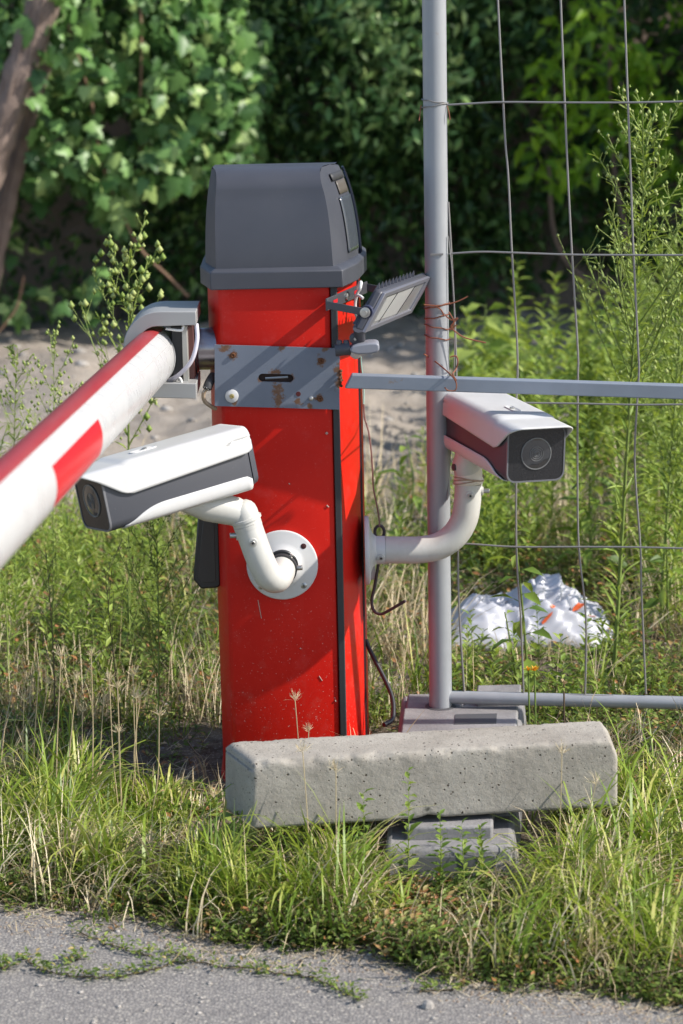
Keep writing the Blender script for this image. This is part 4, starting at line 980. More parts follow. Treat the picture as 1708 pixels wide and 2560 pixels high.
def grow(pl, base, tip, rnd, r0=.004, nleaf=40, L=.06, W=.008, nbr=0, brl=.15, br0=.5, buds=0, budr=.003, up=.9, wob=.02, tint=(.2, .9), lfrom=.05, brleaf=5):
    base = np.array(base, float); tip = np.array(tip, float); h = np.linalg.norm(tip-base); K = 10
    mid = (base+tip)/2+rnd.normal(0, wob*h, 3)*np.array([1, 1, .2])
    C_ = lambda t: base*(1-t)**2+2*mid*t*(1-t)+tip*t*t
    pts = [C_(t) for t in np.linspace(0, 1, K+1)]; st = rnd.uniform(.2, .9)
    for i in range(K): pl.stem(pts[i], pts[i+1], r0*(1-i/K*.8), r0*(1-(i+1)/K*.8), st)
    ax = (tip-base)/h
    for i in range(nleaf):
        t = lfrom+(1-lfrom)*(i+rnd.uniform(0, 1))/nleaf; a = i*2.4+rnd.uniform(-.4, .4); p = C_(t)
        o = np.array([math.cos(a), math.sin(a), 0]); d = o*1.0+ax*rnd.uniform(.2, up+.5); l = L*(1-.45*t)*rnd.uniform(.6, 1.2)
        pl.leaf(p, d, np.array([0, 0, 1.])-o*.3+rnd.normal(0, .25, 3), l, W*rnd.uniform(.7, 1.2), rnd.uniform(*tint))
    for i in range(nbr):
        t = br0+(1-br0)*(i/nbr); a = i*2.4+rnd.uniform(-.5, .5); p = C_(t); o = np.array([math.cos(a), math.sin(a), 0])
        l = brl*(1.05-.62*(t-br0)/(1-br0))*rnd.uniform(.6, 1.15); d = o*rnd.uniform(.45, .8)+ax; d /= np.linalg.norm(d)
        prev = p; n_ = 4
        for j in range(n_):
            q = p+d*l*(j+1)/n_+np.array([0, 0, l*.05*(j+1)**1.2/n_]); pl.stem(prev, q, r0*.35, r0*.2, st)
            for b_ in range(brleaf//2+1):
                pl.leaf(prev+(q-prev)*rnd.uniform(0, 1), d+rnd.normal(0, .6, 3), rnd.normal(0, 1, 3)+np.array([0, 0, 1.]), L*.35*rnd.uniform(.5, 1.2), W*.5, rnd.uniform(*tint))
            if buds and j >= 1:
                for b_ in range(buds):
                    e = q+rnd.normal(0, l*.09, 3)+np.array([0, 0, l*.04]); pl.stem(q-d*l*.08, e, r0*.14, r0*.1, .8); pl.bud(e, budr*rnd.uniform(.7, 1.3), rnd.uniform(0, 1))
            prev = q
def weed_thing(name, label, cat, specs, mats, group=None, **kw):
    rnd = np.random.default_rng(hash_(label)); pl = Plant(); root = None
    for (b_, t_, k_) in specs:
        if root is None: root = thing(name, label, cat, tuple(b_), group)
        grow(pl, b_, t_, rnd, **k_)
    pl.parts(root, *mats, **kw); return root
def hash_(s): return sum((i+1)*ord(c) for i, c in enumerate(s)) % 100003
WM = (M['weed'], M['weedstem'], M['bud'])

# ------------------------------------------------------------------ wall, trunks and hedge behind the sandy strip
X_, Z_, F_ = grid(np.linspace(-7, 9, 120), np.linspace(-.1, 2.6, 30))
Y_ = 6.6+.25*(vnoise(X_, Z_, 1.3, 31)-.5)+.08*(vnoise(X_, Z_, 6, 32)-.5)
wall = mesh_from('garden_wall', np.stack([X_, Y_, Z_], -1).reshape(-1, 3), [F_], np.zeros(X_.size), M['wall']); m_ = wall.modifiers.new('solid', 'SOLIDIFY'); m_.thickness = -.3
tag(wall, 'old brown plastered wall showing through gaps behind the climbing vine', 'wall')

def lobed(b, P0, D, Nn, S, tint):
    """ivy-like lobed leaves"""
    D = nrmz(D); X1 = nrmz(np.cross(D, Nn)); Nn = np.cross(X1, D)
    out = np.array([(0, 0), (.22, -.06), (.42, .08), (.30, .26), (.56, .50), (.28, .52), (.22, .74), (0, 1.05), (-.22, .74), (-.28, .52), (-.56, .50), (-.30, .26), (-.42, .08), (-.22, -.06)])
    z = -.16*np.abs(out[:, 0])+.0-.10*out[:, 1]**2
    V = P0[:, None]+(X1[:, None]*out[None, :, :1]+D[:, None]*out[None, :, 1:]+Nn[:, None]*z[None, :, None])*S[:, None, None]
    c = P0+D*(.38*S)[:, None]+Nn*(.03*S)[:, None]
    V = np.concatenate([V, c[:, None]], 1); k = len(out); base = (np.arange(len(P0))*(k+1))[:, None]
    F = np.concatenate([base+np.array([[q, (q+1) % k, k]]) for q in range(k)])
    b.put(V.reshape(-1, 3), F, None, np.repeat(tint, k+1))
def one_leaf(name, fn, m_, tint, **kw):
    b = Batch(); fn(b, tint); o = b.build(name, m_); me = o.data; bpy.data.objects.remove(o); return me
def lobed_one(b, tint): lobed(b, np.zeros((1, 3)), np.array([[0, 1., 0]]), np.array([[0, 0, 1.]]), np.ones(1), np.array([tint]))
def oval_one(b, tint, w=.42): leaves(b, np.zeros((1, 3)), np.array([[0, 1., 0]]), np.array([[0, 0, 1.]]), np.ones(1), np.array([w]), np.array([tint]), .18, .22)
def leaf_parts(root, meshes, Pn, Dn, Nn, Sn):
    o0 = np.array(root['_o'])
    for i in range(len(Pn)):
        d = Dn[i]/np.linalg.norm(Dn[i]); x = np.cross(d, Nn[i]); x /= np.linalg.norm(x); n_ = np.cross(x, d); s = Sn[i]; p = Pn[i]-o0
        o = bpy.data.objects.new('leaf', meshes[i % len(meshes)]); C.objects.link(o); o.parent = root
        o.matrix_local = Matrix(((x[0]*s, d[0]*s, n_[0]*s, p[0]), (x[1]*s, d[1]*s, n_[1]*s, p[1]), (x[2]*s, d[2]*s, n_[2]*s, p[2]), (0, 0, 0, 1)))
def hang(n, front=1.0, dn=.6):
    """leaf directions that hang outwards and down, faces turned out towards the light"""
    D = np.stack([rng.normal(0, .55, n), rng.normal(-.25, .4, n), rng.normal(-dn, .5, n)], 1)
    Nn = np.stack([rng.normal(.45, .5, n), rng.normal(-.6*front, .5, n), rng.normal(.65, .4, n)], 1)
    return D, Nn

# climbing vine, upper left: leaves over a bulging surface
def vine_pts(n, px, py, Yb, thick, seed):
    out = []
    while len(out) < n:
        x = rng.uniform(*px); y = rng.uniform(*py)
        dens = float(vnoise(x/110, y/110, 1, seed))*.7+float(vnoise(x/45, y/45, 1, seed+1))*.3
        lim = .29 + max(0, (y-380)/330)*.42 + (max(0, (x-480)/260)*.36)
        if x < 230 and 400 < y < 640: lim += .28
        if dens < lim: continue
        b_ = (dens-lim)
        p = P(x, y, Yb-.35*min(b_*2, .8)+rng.uniform(0, thick)); out.append(p)
    return np.array(out)
vine = thing('climbing_vine', 'climbing vine with lobed green leaves hanging over the wall at upper left', 'vine', (-.9, 5.3, 0))
vm = [one_leaf('vine_leaf', lobed_one, M['vine'], t) for t in (.15, .4, .6, .8, .95)]
A_ = vine_pts(280, (70, 640), (-60, 640), 5.15, .12, 41); D_, N_ = hang(len(A_)); leaf_parts(vine, vm, A_, D_, N_, rng.uniform(.048, .088, len(A_)))
b = Batch()
A_ = vine_pts(5200, (-420, 680), (-420, 620), 5.35, .35, 41); D_, N_ = hang(len(A_)); lobed(b, A_, D_, N_, rng.uniform(.034, .068, len(A_)), rng.uniform(0, 1, len(A_)))
A_ = np.array([P(rng.uniform(-380, 260), rng.uniform(590, 800), rng.uniform(5.1, 5.7)) for _ in range(130)]); A_ = A_[vnoise(A_[:, 0], A_[:, 2], 4, 44) > .45]
D_, N_ = hang(len(A_)); lobed(b, A_, D_, N_, rng.uniform(.045, .08, len(A_)), rng.uniform(.3, 1, len(A_)))
kind(b.build('foliage', M['vine'], vine), 'stuff')
mb = MB()
for pts_ in ([(250, 400), (300, 520), (350, 620), (420, 690), (470, 740)], [(60, 690), (45, 760), (20, 800), (-20, 850)], [(352, 20), (354, 150), (350, 260)], [(170, 60), (230, 260), (250, 400)]):
    mb.tube(smooth_path([P(x, y, 5.12) for x, y in pts_], 5), .0055, 6)
kind(mb.build('runner', mat('reddish_runner', (.22, .13, .08), .8), vine, smooth=True), 'stuff')

def trunk(label, pts_, r_, Yv):
    t = thing('tree', label, 'tree', tuple(P(*pts_[-1], Yv)))
    path = smooth_path([P(x, y, Yv) for x, y in pts_], 6); n = len(path); rr = [r_*(.85+.3*i/n)*(1+.10*math.sin(i*1.7)) for i in range(n)]
    MB().tube(path, rr, 14).build('trunk', M['bark'], t, smooth=True, auto=False)
    mbk = MB()
    for i in range(9):
        a = i*.7; pp = [Vector(path[j])+Vector((math.cos(a+j*.05)*rr[j]*.95, math.sin(a+j*.05)*rr[j]*.95-0.003, 0)) for j in range(0, n, 2)]
        mbk.tube(pp, [rr[0]*.10*(1+.5*math.sin(j*2.1+i)) for j in range(len(pp))], 5)
    mbk.build('bark_ridges', M['bark'], t, smooth=True)
    return t
ta = trunk('thick leaning trunk at the upper left corner, bark rough and brown', [(190, -330), (140, -100), (105, 20), (62, 150), (15, 290), (-30, 420), (-90, 620), (-130, 900)], .062, 4.95)
tb_ = trunk('thinner second trunk leaning beside the left edge, behind the thick one', [(120, 120), (70, 300), (35, 430), (5, 560), (-25, 700), (-60, 890)], .036, 5.08)

# shrubs: leaf clouds with an uneven edge
def cloud(n, lobes, size, seed, thr=.42, f=3.2):
    out = []
    L_ = np.array([(*c, *r) for c, r in lobes]); wgt = np.prod(L_[:, 3:], 1); wgt /= wgt.sum()
    while sum(len(o) for o in out) < n:
        k_ = rng.choice(len(L_), 4000, p=wgt); d = rng.normal(0, 1, (4000, 3)); d = nrmz(d)*(rng.uniform(.35, 1, 4000)**.6)[:, None]
        p = L_[k_, :3]+d*L_[k_, 3:]
        q = vnoise(p[:, 0]+p[:, 1]*.7, p[:, 2]-p[:, 1]*.4, f, seed)*.65+vnoise(p[:, 0]-p[:, 1]*.3, p[:, 2]+p[:, 1]*.5, f*2.7, seed+1)*.35
        out.append(p[(q > thr) & (p[:, 2] > .02)])
    return np.concatenate(out)[:n]
def shrub(name, label, cat, base, n, lobes, smin, smax, m_, seed, parts=0, meshes=None, thr=.42, f=3.2, tint=(0, 1), stemsn=6, w=.42):
    t = thing(name, label, cat, base); p = cloud(n, lobes, 0, seed, thr, f); D_, N_ = hang(n, 1, .3)
    if parts:
        # the leaves nearest the viewer inside the frame are parts of their own
        d = p-CAM; z = d@_f; xx = 854+FPX*(d@CR)/z; yy = 1280-FPX*(d@CU)/z
        ok = (xx > 0) & (xx < 1708) & (yy > 0) & (yy < 1000); idx = np.where(ok)[0]; idx = idx[np.argsort(z[idx])][:parts]
        leaf_parts(t, meshes, p[idx], D_[idx], N_[idx], rng.uniform(smin, smax, len(idx)))
        keep = np.ones(n, bool); keep[idx] = False; p, D_, N_ = p[keep], D_[keep], N_[keep]; n = len(p)
    S = rng.uniform(smin, smax, n); b = Batch(); leaves(b, p, D_, N_, S, S*w, rng.uniform(*tint, n), .15, .2); kind(b.build('foliage', m_, t), 'stuff')
    mb = MB()
    for i in range(stemsn):
        l = lobes[i % len(lobes)]; e = np.array(l[0])+rng.normal(0, .25, 3)*np.array(l[1]); s0 = np.array(base)+np.array([rng.normal(0, .12), rng.normal(0, .1), 0]); mid = (s0+e)/2+rng.normal(0, .12, 3)
        mb.tube(smooth_path([s0, mid, e], 5), [.018*(1-.07*j) for j in range(11)], 6)
    if stemsn: mb.build('branches', M['bark'], t, smooth=True)
    return t
sm = [one_leaf('shrub_leaf', oval_one, M['shrub'], t) for t in (.2, .5, .8, 1)]
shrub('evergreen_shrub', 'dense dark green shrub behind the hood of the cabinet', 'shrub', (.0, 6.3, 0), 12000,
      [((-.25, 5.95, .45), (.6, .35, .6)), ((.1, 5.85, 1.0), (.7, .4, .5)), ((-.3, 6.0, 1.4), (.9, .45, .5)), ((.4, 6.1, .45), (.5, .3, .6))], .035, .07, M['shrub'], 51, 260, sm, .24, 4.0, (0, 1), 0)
pm_ = [one_leaf('pale_leaf', oval_one, M['vine'], t) for t in (.7, .9, 1)]
shrub('loose_shrub', 'loose pale green shrub seen on both sides of the top of the post', 'shrub', (.3, 5.9, 0), 600,
      [((.10, 5.35, 1.02), (.18, .2, .30)), ((.36, 5.3, .95), (.20, .2, .25)), ((.28, 5.4, 1.25), (.4, .2, .15))], .035, .07, M['vine'], 61, 200, pm_, .42, 6.0, (.5, 1), 0)
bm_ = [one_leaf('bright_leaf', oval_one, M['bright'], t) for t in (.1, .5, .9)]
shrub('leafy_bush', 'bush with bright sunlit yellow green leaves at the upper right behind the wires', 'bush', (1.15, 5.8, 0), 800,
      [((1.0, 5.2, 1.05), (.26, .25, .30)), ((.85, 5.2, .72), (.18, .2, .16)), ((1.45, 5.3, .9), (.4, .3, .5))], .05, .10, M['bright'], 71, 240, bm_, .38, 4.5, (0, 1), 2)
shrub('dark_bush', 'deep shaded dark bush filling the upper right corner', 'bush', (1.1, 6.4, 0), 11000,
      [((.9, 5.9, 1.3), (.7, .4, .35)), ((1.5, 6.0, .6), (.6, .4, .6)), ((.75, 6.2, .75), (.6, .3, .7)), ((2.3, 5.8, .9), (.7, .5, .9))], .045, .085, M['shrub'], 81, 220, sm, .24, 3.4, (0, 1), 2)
# unseen tree above and right of view, added so its crown shades the hedge
tr = thing('tree', 'tall tree added out of view so that its crown shades the hedge', 'tree', (2.9, 6.0, 0))
MB().tube(smooth_path([(2.9, 6.0, -.1), (2.85, 5.95, 1.0), (2.7, 5.9, 2.0), (2.6, 5.8, 3.2)], 5), [.13-.005*i for i in range(16)], 12).build('trunk', M['bark'], tr, smooth=True)
mb = MB()
for e in ((.3, 5.7, 2.4), (1.4, 5.2, 2.7), (4.2, 5.0, 2.6), (3.0, 4.2, 2.4), (5.2, 5.4, 2.5), (-.8, 6.0, 2.2)):
    mb.tube(smooth_path([(2.75, 5.9, 1.7), (np.array([2.75, 5.9, 1.9])+np.array(e))/2+np.array([0, 0, .2]), e], 5), [.05-.0035*i for i in range(11)], 7)
mb.build('limbs', M['bark'], tr, smooth=True)
lob = [((-1.4, 6.2, 2.1), (1.0, .55, .55)), ((.2, 6.0, 2.3), (1.2, .7, .75)), ((1.8, 5.7, 2.4), (1.2, .9, .9)), ((3.4, 5.0, 2.3), (1.3, 1.0, .95)), ((3.1, 4.3, 1.7), (.8, .6, .7)), ((5.0, 5.2, 1.9), (1.3, 1.1, 1.4)), ((1.0, 6.3, 3.1), (2, .7, .5))]
p = cloud(15000, lob, 0, 91, .36, 2.2); D_, N_ = hang(len(p), 1, .3); S = rng.uniform(.07, .13, len(p)); b = Batch(); leaves(b, p, D_, N_, S, S*.6, rng.uniform(0, 1, len(p)), .15, .2); kind(b.build('crown', M['shrub'], tr), 'stuff')
# the hedge goes on to the left beyond the frame
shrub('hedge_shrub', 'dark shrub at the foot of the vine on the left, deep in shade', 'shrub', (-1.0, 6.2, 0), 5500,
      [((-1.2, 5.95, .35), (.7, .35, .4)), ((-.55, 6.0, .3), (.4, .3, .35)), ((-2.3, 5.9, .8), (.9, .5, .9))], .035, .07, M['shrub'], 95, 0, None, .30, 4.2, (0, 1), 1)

# ------------------------------------------------------------------ low vegetation
def outside(X, Y, pad=0.0):
    a = (X > XL-.05-pad) & (X < XR+.05+pad) & (Y > -.01-pad) & (Y < .31+pad)
    f = (X > xfa-.01) & (X < xbb+.01) & (Y > yf_-.015) & (Y < yb_+.01)
    return ~(a | f)
def under_beam(X, Y): return (X > -.20) & (X < .43) & (Y > -.475) & (Y < -.26)
def scatter(n, y0, y1, wide=1.0, dens=None):
    out = np.zeros((0, 2)); n = int(n*(1.5 if n > 1200 else 1.3))
    while len(out) < n:
        Y = rng.uniform(y0, y1, n*2); hw = (.1413*(Y+4)+.75)*wide; X = rng.uniform(-1, 1, n*2)*hw
        ok = outside(X, Y) & (Y > edge_y(X)+rng.normal(0, .03, n*2)*np.clip(vnoise(X, X*0, 5, 77)*2-.4, .2, 1.5)) & (rng.uniform(0, 1, n*2) < hw/hw.max()*np.where(np.abs(X) < .1413*(Y+4)+.2, 1, .5))
        if dens is not None: ok &= rng.uniform(0, 1, n*2) < dens(X, Y)
        out = np.concatenate([out, np.stack([X[ok], Y[ok]], 1)])
    rng.shuffle(out); out = out[:n]; return np.concatenate([out, gz(out[:, 0], out[:, 1])[:, None]], 1)
px_ = lambda X, Y: 854+FPX*X/(Y+4.15)
# creeping small-leaved weeds
def sprigs(name, n, y0, y1, dens, h, lsz, per=8, m_=M['cover'], tint=(0, 1), wratio=.45, spread=1.0):
    p = scatter(n, y0, y1, 1.0, dens); n = len(p); az = U(0, 6.28, n); lean = np.abs(rng.normal(.5, .4, n))*spread; H = h*U(.5, 1.4, n)
    low = under_beam(p[:, 0], p[:, 1]); H[low] *= .5; H[(p[:, 0] > .02) & (p[:, 0] < .30) & (p[:, 1] > -.72) & (p[:, 1] < -.47)] *= .55; H[(p[:, 0] > .18) & (p[:, 0] < .58) & (p[:, 1] > .50) & (p[:, 1] < 1.2)] *= .3; H[(p[:, 0] > -.42) & (p[:, 0] < -.16) & (p[:, 1] > -.36) & (p[:, 1] < .2)] *= .35
    ax = np.stack([np.cos(az)*np.sin(lean), np.sin(az)*np.sin(lean), np.cos(lean)], 1)
    bl = Batch(); bs = Batch(); stems(bs, p, p+ax*H[:, None], np.full(n, .0007), np.full(n, .0004), U(0, 1, n)); tt = np.clip(U(*tint, n)+(vnoise(p[:, 0], p[:, 1], 9, 201)-.5)*.5, *tint)
    for k_ in range(per):
        t = (k_+.7)/per; a = k_*2.4+U(0, 1, n); o = np.stack([np.cos(a), np.sin(a), U(.1, .8, n)], 1)
        L_ = lsz*U(.6, 1.35, n); leaves(bl, p+ax*(H*t)[:, None], o, np.stack([rng.normal(0, .4, n), rng.normal(0, .4, n), np.ones(n)], 1), L_, L_*wratio, np.clip(tt+rng.normal(0, .15, n), 0, 1), .2, .1)
    kind(bl.build(name, m_), 'stuff'); kind(bs.build(name+'_stems', M['dstem']), 'stuff')
dn = lambda X, Y: np.clip((vnoise(X, Y, 7, 101)*.6+vnoise(X, Y, 19, 102)*.4-.30)*4, 0.02, 1)*np.where((X > -.50) & (X < -.15) & (Y > -.12) & (Y < .35), .12, 1)
sprigs('ground_cover', 9000, -1.05, -.28, lambda X, Y: np.clip(dn(X, Y)+.15, 0, 1), .040, .0105, 8, tint=(.25, 1))
sprigs('ground_cover', 1700, -1.05, -.5, lambda X, Y: np.clip(1-np.abs(px_(X, Y)-980)/460, 0, 1)*vnoise(X, Y, 12, 109), .055, .012, 9, tint=(.2, 1))
sprigs('ground_cover', 5200, -.28, .45, dn, .05, .012, 7)
sprigs('ground_cover', 6500, .45, 2.3, lambda X, Y: dn(X, Y)*np.clip((2.4-Y)/.7, 0, 1)*np.where((X > -.15) & (X < .2), .6, 1), .075, .017, 7)
def tufts(name, n, y0, y1, dens, h, wd, m_, lean=(.05, .5), curl=(.2, 1.6), tint=(0, 1), seg=4, wide=1.0, per=7):
    m = max(1, n//per); c = scatter(m, y0, y1, wide, dens); m = len(c); p = np.repeat(c, per, 0)+np.concatenate([rng.normal(0, .009, (m*per, 2)), np.zeros((m*per, 1))], 1)
    n = len(p); H = np.repeat(U(.55, 1.35, m), per)*h*U(.6, 1.2, n); H = np.where(under_beam(p[:, 0], p[:, 1]), H*.35, H)
    H[(p[:, 0] > .20) & (p[:, 0] < .58) & (p[:, 1] > .50) & (p[:, 1] < 1.2)] *= .35
    H[(p[:, 0] > .04) & (p[:, 0] < .29) & (p[:, 1] > -.66) & (p[:, 1] < -.47)] *= .55
    hid = ~outside(p[:, 0], p[:, 1]); H[(p[:, 0] > -.44) & (p[:, 0] < -.16) & (p[:, 1] > -.40) & (p[:, 1] < .2)] *= .38; H = np.where(hid, .01, H)
    b = Batch(); blades(b, p, H, wd*U(.6, 1.3, n), np.repeat(U(0, 6.28, m), per)+rng.normal(0, 1.3, n), U(*lean, n), U(*curl, n), np.clip(np.repeat(U(*tint, m), per)+rng.normal(0, .15, n), 0, 1), seg)
    return kind(b.build(name, m_), 'stuff')
def dgrass(X, Y):
    x = px_(X, Y); q = vnoise(X, Y, 11, 111)*1.9-.42
    left = np.exp(-((x-680)/270)**2)*np.clip((-.33-Y)/.05, 0, 1)*np.clip((Y+.70)/.12, 0, 1)
    right = np.exp(-((x-1560)/260)**2)*np.clip((-.1-Y)/.1, 0, 1)*np.clip((Y+.86)/.06, 0, 1)
    farl = np.exp(-((x-130)/300)**2)*np.clip((.1-Y)/.1, 0, 1)*np.clip((Y+.50)/.08, 0, 1)*.8
    return np.clip((left*1.1+right+farl)*(q*1.4)-.10, 0, 1)
tufts('grass', 5400, -.95, .1, dgrass, .115, .0046, M['grass'])
tufts('grass', 1500, -.95, .1, lambda X, Y: dgrass(X, Y)**1.5, .18, .0060, M['grass'], (.05, .6), (.4, 1.9), (.3, 1), 5)
tufts('grass', 3800, -.98, .6, lambda X, Y: np.clip(vnoise(X, Y, 10, 113)-.35, 0, 1), .055, .0026, M['grass'])
tufts('grass', 3500, .4, 2.2, lambda X, Y: np.clip(vnoise(X, Y, 5, 114)*1.3-.2, 0, 1)*np.clip((2.3-Y)/.5, 0, 1), .15, .004, M['grass'], (.05, .5), (.2, 1.4), (.2, 1))
def dstraw(X, Y):
    x = px_(X, Y); q = vnoise(X, Y, 11, 121)
    return np.clip((np.exp(-((x-190)/130)**2)*np.exp(-((Y+.36)/.10)**2)*2.6+np.exp(-((x-1420)/110)**2)*np.exp(-((Y+.60)/.14)**2)*2.0+np.exp(-((x-850)/110)**2)*np.exp(-((Y+.56)/.06)**2)*.8)*q*1.4+.10, 0, 1)
tufts('dry_grass', 5600, -.98, .1, dstraw, .13, .0026, M['straw'], (.0, .9), (.2, 1.8))
tufts('dry_grass', 2200, -.12, .85, lambda X, Y: np.where(X < -.2, 1., .25)*np.clip(vnoise(X, Y, 6, 122)*1.3-.2, 0, 1), .14, .0018, M['straw'], (.0, .5), (.0, 1.2))
tufts('dry_grass', 3000, .7, 2.4, lambda X, Y: np.where(X > -.2, 1., .3)*np.clip(vnoise(X, Y, 4, 123)*1.5-.3, 0, 1), .20, .003, M['straw'], (.0, .8), (.1, 1.2))
# straw litter and dry leaves lying flat
n = 6500; p = scatter(n, -1.05, 1.6); n = len(p); p[:, 2] += U(.003, .018, n); b = Batch()
blades(b, p, U(.02, .08, n), U(.0008, .002, n), U(0, 6.28, n), np.full(n, 1.45), rng.normal(0, .3, n), U(0, 1, n), 3); kind(b.build('straw_litter', M['straw']), 'stuff')
n = 900; p = scatter(n, -1.0, 1.5); n = len(p); p[:, 2] += U(.004, .03, n); b = Batch(); D_ = np.stack([rng.normal(0, 1, n), rng.normal(0, 1, n), rng.normal(0, .4, n)], 1)
L_ = U(.007, .02, n); leaves(b, p, D_, np.stack([rng.normal(0, .5, n), rng.normal(0, .5, n), np.ones(n)], 1), L_, L_*.5, U(0, 1, n), .35, .2); kind(b.build('dry_leaves', M['leaflitter']), 'stuff')
# pebbles on the road edge, in the soil and on the sand
def pebbles(name, n, y0, y1, s0_, s1_, road=False):
    Y = U(y0, y1, n); X = U(-1, 1, n)*(.1413*(Y+4)+.25); z = gz(X, Y)
    ok = (Y < edge_y(X)-.005) if road else (outside(X, Y) & (Y > edge_y(X))); X, Y, z = X[ok], Y[ok], z[ok]; n = len(X)
    if road: z = np.full(n, .006)
    o = np.array([[1, 0, 0], [-1, 0, 0], [0, 1, 0], [0, -1, 0], [0, 0, .7], [0, 0, -.6], [.6, .6, .4], [-.6, .6, .45], [-.6, -.6, .4], [.6, -.6, .35]])
    S = rng.uniform(s0_, s1_, n)*(rng.uniform(0, 1, n)**2*.8+.3); V = np.stack([X, Y, z], 1)[:, None]+o[None]*S[:, None, None]*rng.uniform(.7, 1.2, (n, 10, 1))*np.array([1, 1, .8])
    base = (np.arange(n)*10)[:, None]; F = np.concatenate([base+np.array([q]) for q in ([0, 6, 9], [6, 4, 9], [2, 7, 6], [7, 4, 6], [1, 8, 7], [8, 4, 7], [3, 9, 8], [9, 4, 8], [0, 2, 6], [2, 1, 7], [1, 3, 8], [3, 0, 9], [0, 5, 2], [2, 5, 1], [1, 5, 3], [3, 5, 0])])
    kind(mesh_from(name, V.reshape(-1, 3), [F], np.zeros(n*10), M['pebble']), 'stuff')
pebbles('gravel', 900, -1.25, -.5, .0015, .006, True)
pebbles('gravel', 1500, -1.0, .5, .002, .009)
pebbles('gravel', 2200, .5, 2.2, .004, .016)
pebbles('sand_clods', 900, 2.0, 5.3, .006, .03)
st = thing('pebble', 'single grey stone lying on the asphalt at the edge of the grass, lower middle', 'stone', tuple(G(1069, 2515, .006)))
mb = MB(); o = Vector(G(1069, 2515, .008)); mb.lathe(o-Vector((0, 0, .006)), (.1, .1, 1), [(0, .006), (.004, .0095), (.010, .008), (.014, .004)], 7).build('stone_body', M['pebble'], st)

# ------------------------------------------------------------------ weeds
def K(**k): return k
rnd = np.random.default_rng(5)
def bed(name, n, region, hrange, **k):
    pl = Plant()
    for i in range(n):
        while True:
            Y = rnd.uniform(region[2], region[3]); X = rnd.uniform(region[0], region[1])*(Y+4)/5
            if bool(outside(X, Y, .04)) and vnoise(X, Y, 4, 131) > .3: break
        z = float(gz(X, Y)); h = rnd.uniform(*hrange)*(.6+.8*float(vnoise(X, Y, 3, 132)))
        grow(pl, (X, Y, z), (X+rnd.normal(0, .1)*h, Y+rnd.normal(0, .1)*h, z+h), rnd, **k)
    for o in pl.parts(None, *WM, names=(name, name+'_stems', name+'_buds')): kind(o, 'stuff')
bed('weed_bed', 75, (-.95, -.26, .45, 1.9), (.12, .30), nleaf=34, L=.05, W=.009, r0=.0016, tint=(.3, 1))
bed('weed_bed', 34, (-.95, -.32, .5, 1.8), (.2, .36), nleaf=30, L=.045, W=.004, r0=.0016, nbr=7, brl=.09, tint=(.4, 1), brleaf=4)
bed('weed_bed', 26, (-.30, .2, 1.3, 2.3), (.12, .25), nleaf=30, L=.06, W=.009, r0=.0018, tint=(.2, .8))
bed('weed_bed', 22, (.20, .62, .3, .7), (.06, .17), nleaf=24, L=.04, W=.008, r0=.0015, tint=(.2, 1))
bed('weed_bed', 110, (.27, 1.0, 1.25, 2.8), (.18, .42), nleaf=44, L=.06, W=.010, r0=.002, tint=(.2, 1))
bed('weed_bed', 50, (.62, 1.0, .9, 3.4), (.35, .62), nleaf=60, L=.075, W=.010, r0=.0025, nbr=8, brl=.14, br0=.5, buds=1, budr=.0035, tint=(.3, 1))
bed('weed_bed', 90, (.24, .95, 2.4, 4.2), (.2, .42), nleaf=40, L=.08, W=.016, r0=.0025, tint=(.2, .9))
bed('weed_bed', 45, (.1, .75, -.3, .5), (.05, .11), nleaf=22, L=.022, W=.006, r0=.0012, tint=(.1, .9))

bed('weed_bed', 50, (.95, 1.6, .3, 2.8), (.2, .45), nleaf=36, L=.06, W=.010, r0=.002, tint=(.2, 1))
bed('weed_bed', 24, (-1.6, -.9, .4, 2.2), (.15, .35), nleaf=34, L=.05, W=.009, r0=.0016, tint=(.3, 1))
def wt(name, label, cat, bpx, tpx, Yv, mats=WM, **k):
    b_ = P(*bpx, Yv); b_[2] = max(float(gz(b_[0], b_[1])), -.02) if k.pop('ground', True) else b_[2]
    return weed_thing(name, label, cat, [(b_, P(*tpx, Yv+k.pop('dy', 0)), k)], mats)
hw = thing('tall_weed', 'tallest feathery weed with pale buds crossing the right wire of the fence', 'weed', tuple(P(1540, 1700, .62)))
pl = Plant(); r_ = np.random.default_rng(11)
b_ = P(1535, 1700, .62); b_[2] = 0
grow(pl, b_, P(1618, 330, .62), r_, r0=.0055, nleaf=190, L=.085, W=.0065, nbr=34, brl=.25, br0=.50, buds=3, budr=.0033, wob=.02, tint=(.3, 1), brleaf=6, up=.7)
pl.parts(hw, *WM)
hw2 = thing('tall_weed', 'second tall feathery weed at the right edge, lower and browner than its neighbour', 'weed', tuple(P(1660, 1560, .95)))
pl = Plant(); b_ = P(1650, 1500, .95); b_[2] = 0
grow(pl, b_, P(1722, 560, .95), r_, r0=.005, nleaf=120, L=.08, W=.007, nbr=30, brl=.2, br0=.35, buds=3, budr=.0035, tint=(.2, .9), brleaf=6)
pl.parts(hw2, *WM)
bw = thing('bushy_weed', 'yellowish weed with clustered buds rising behind the grey boom clamp', 'weed', tuple(P(320, 1300, .8)))
pl = Plant(); b_ = P(318, 1500, .8); b_[2] = 0
grow(pl, b_, P(322, 645, .8), r_, r0=.0045, nleaf=50, L=.05, W=.008, nbr=17, brl=.20, br0=.55, buds=3, budr=.0060, tint=(.6, 1), brleaf=4, wob=.012)
pl.parts(bw, *WM)
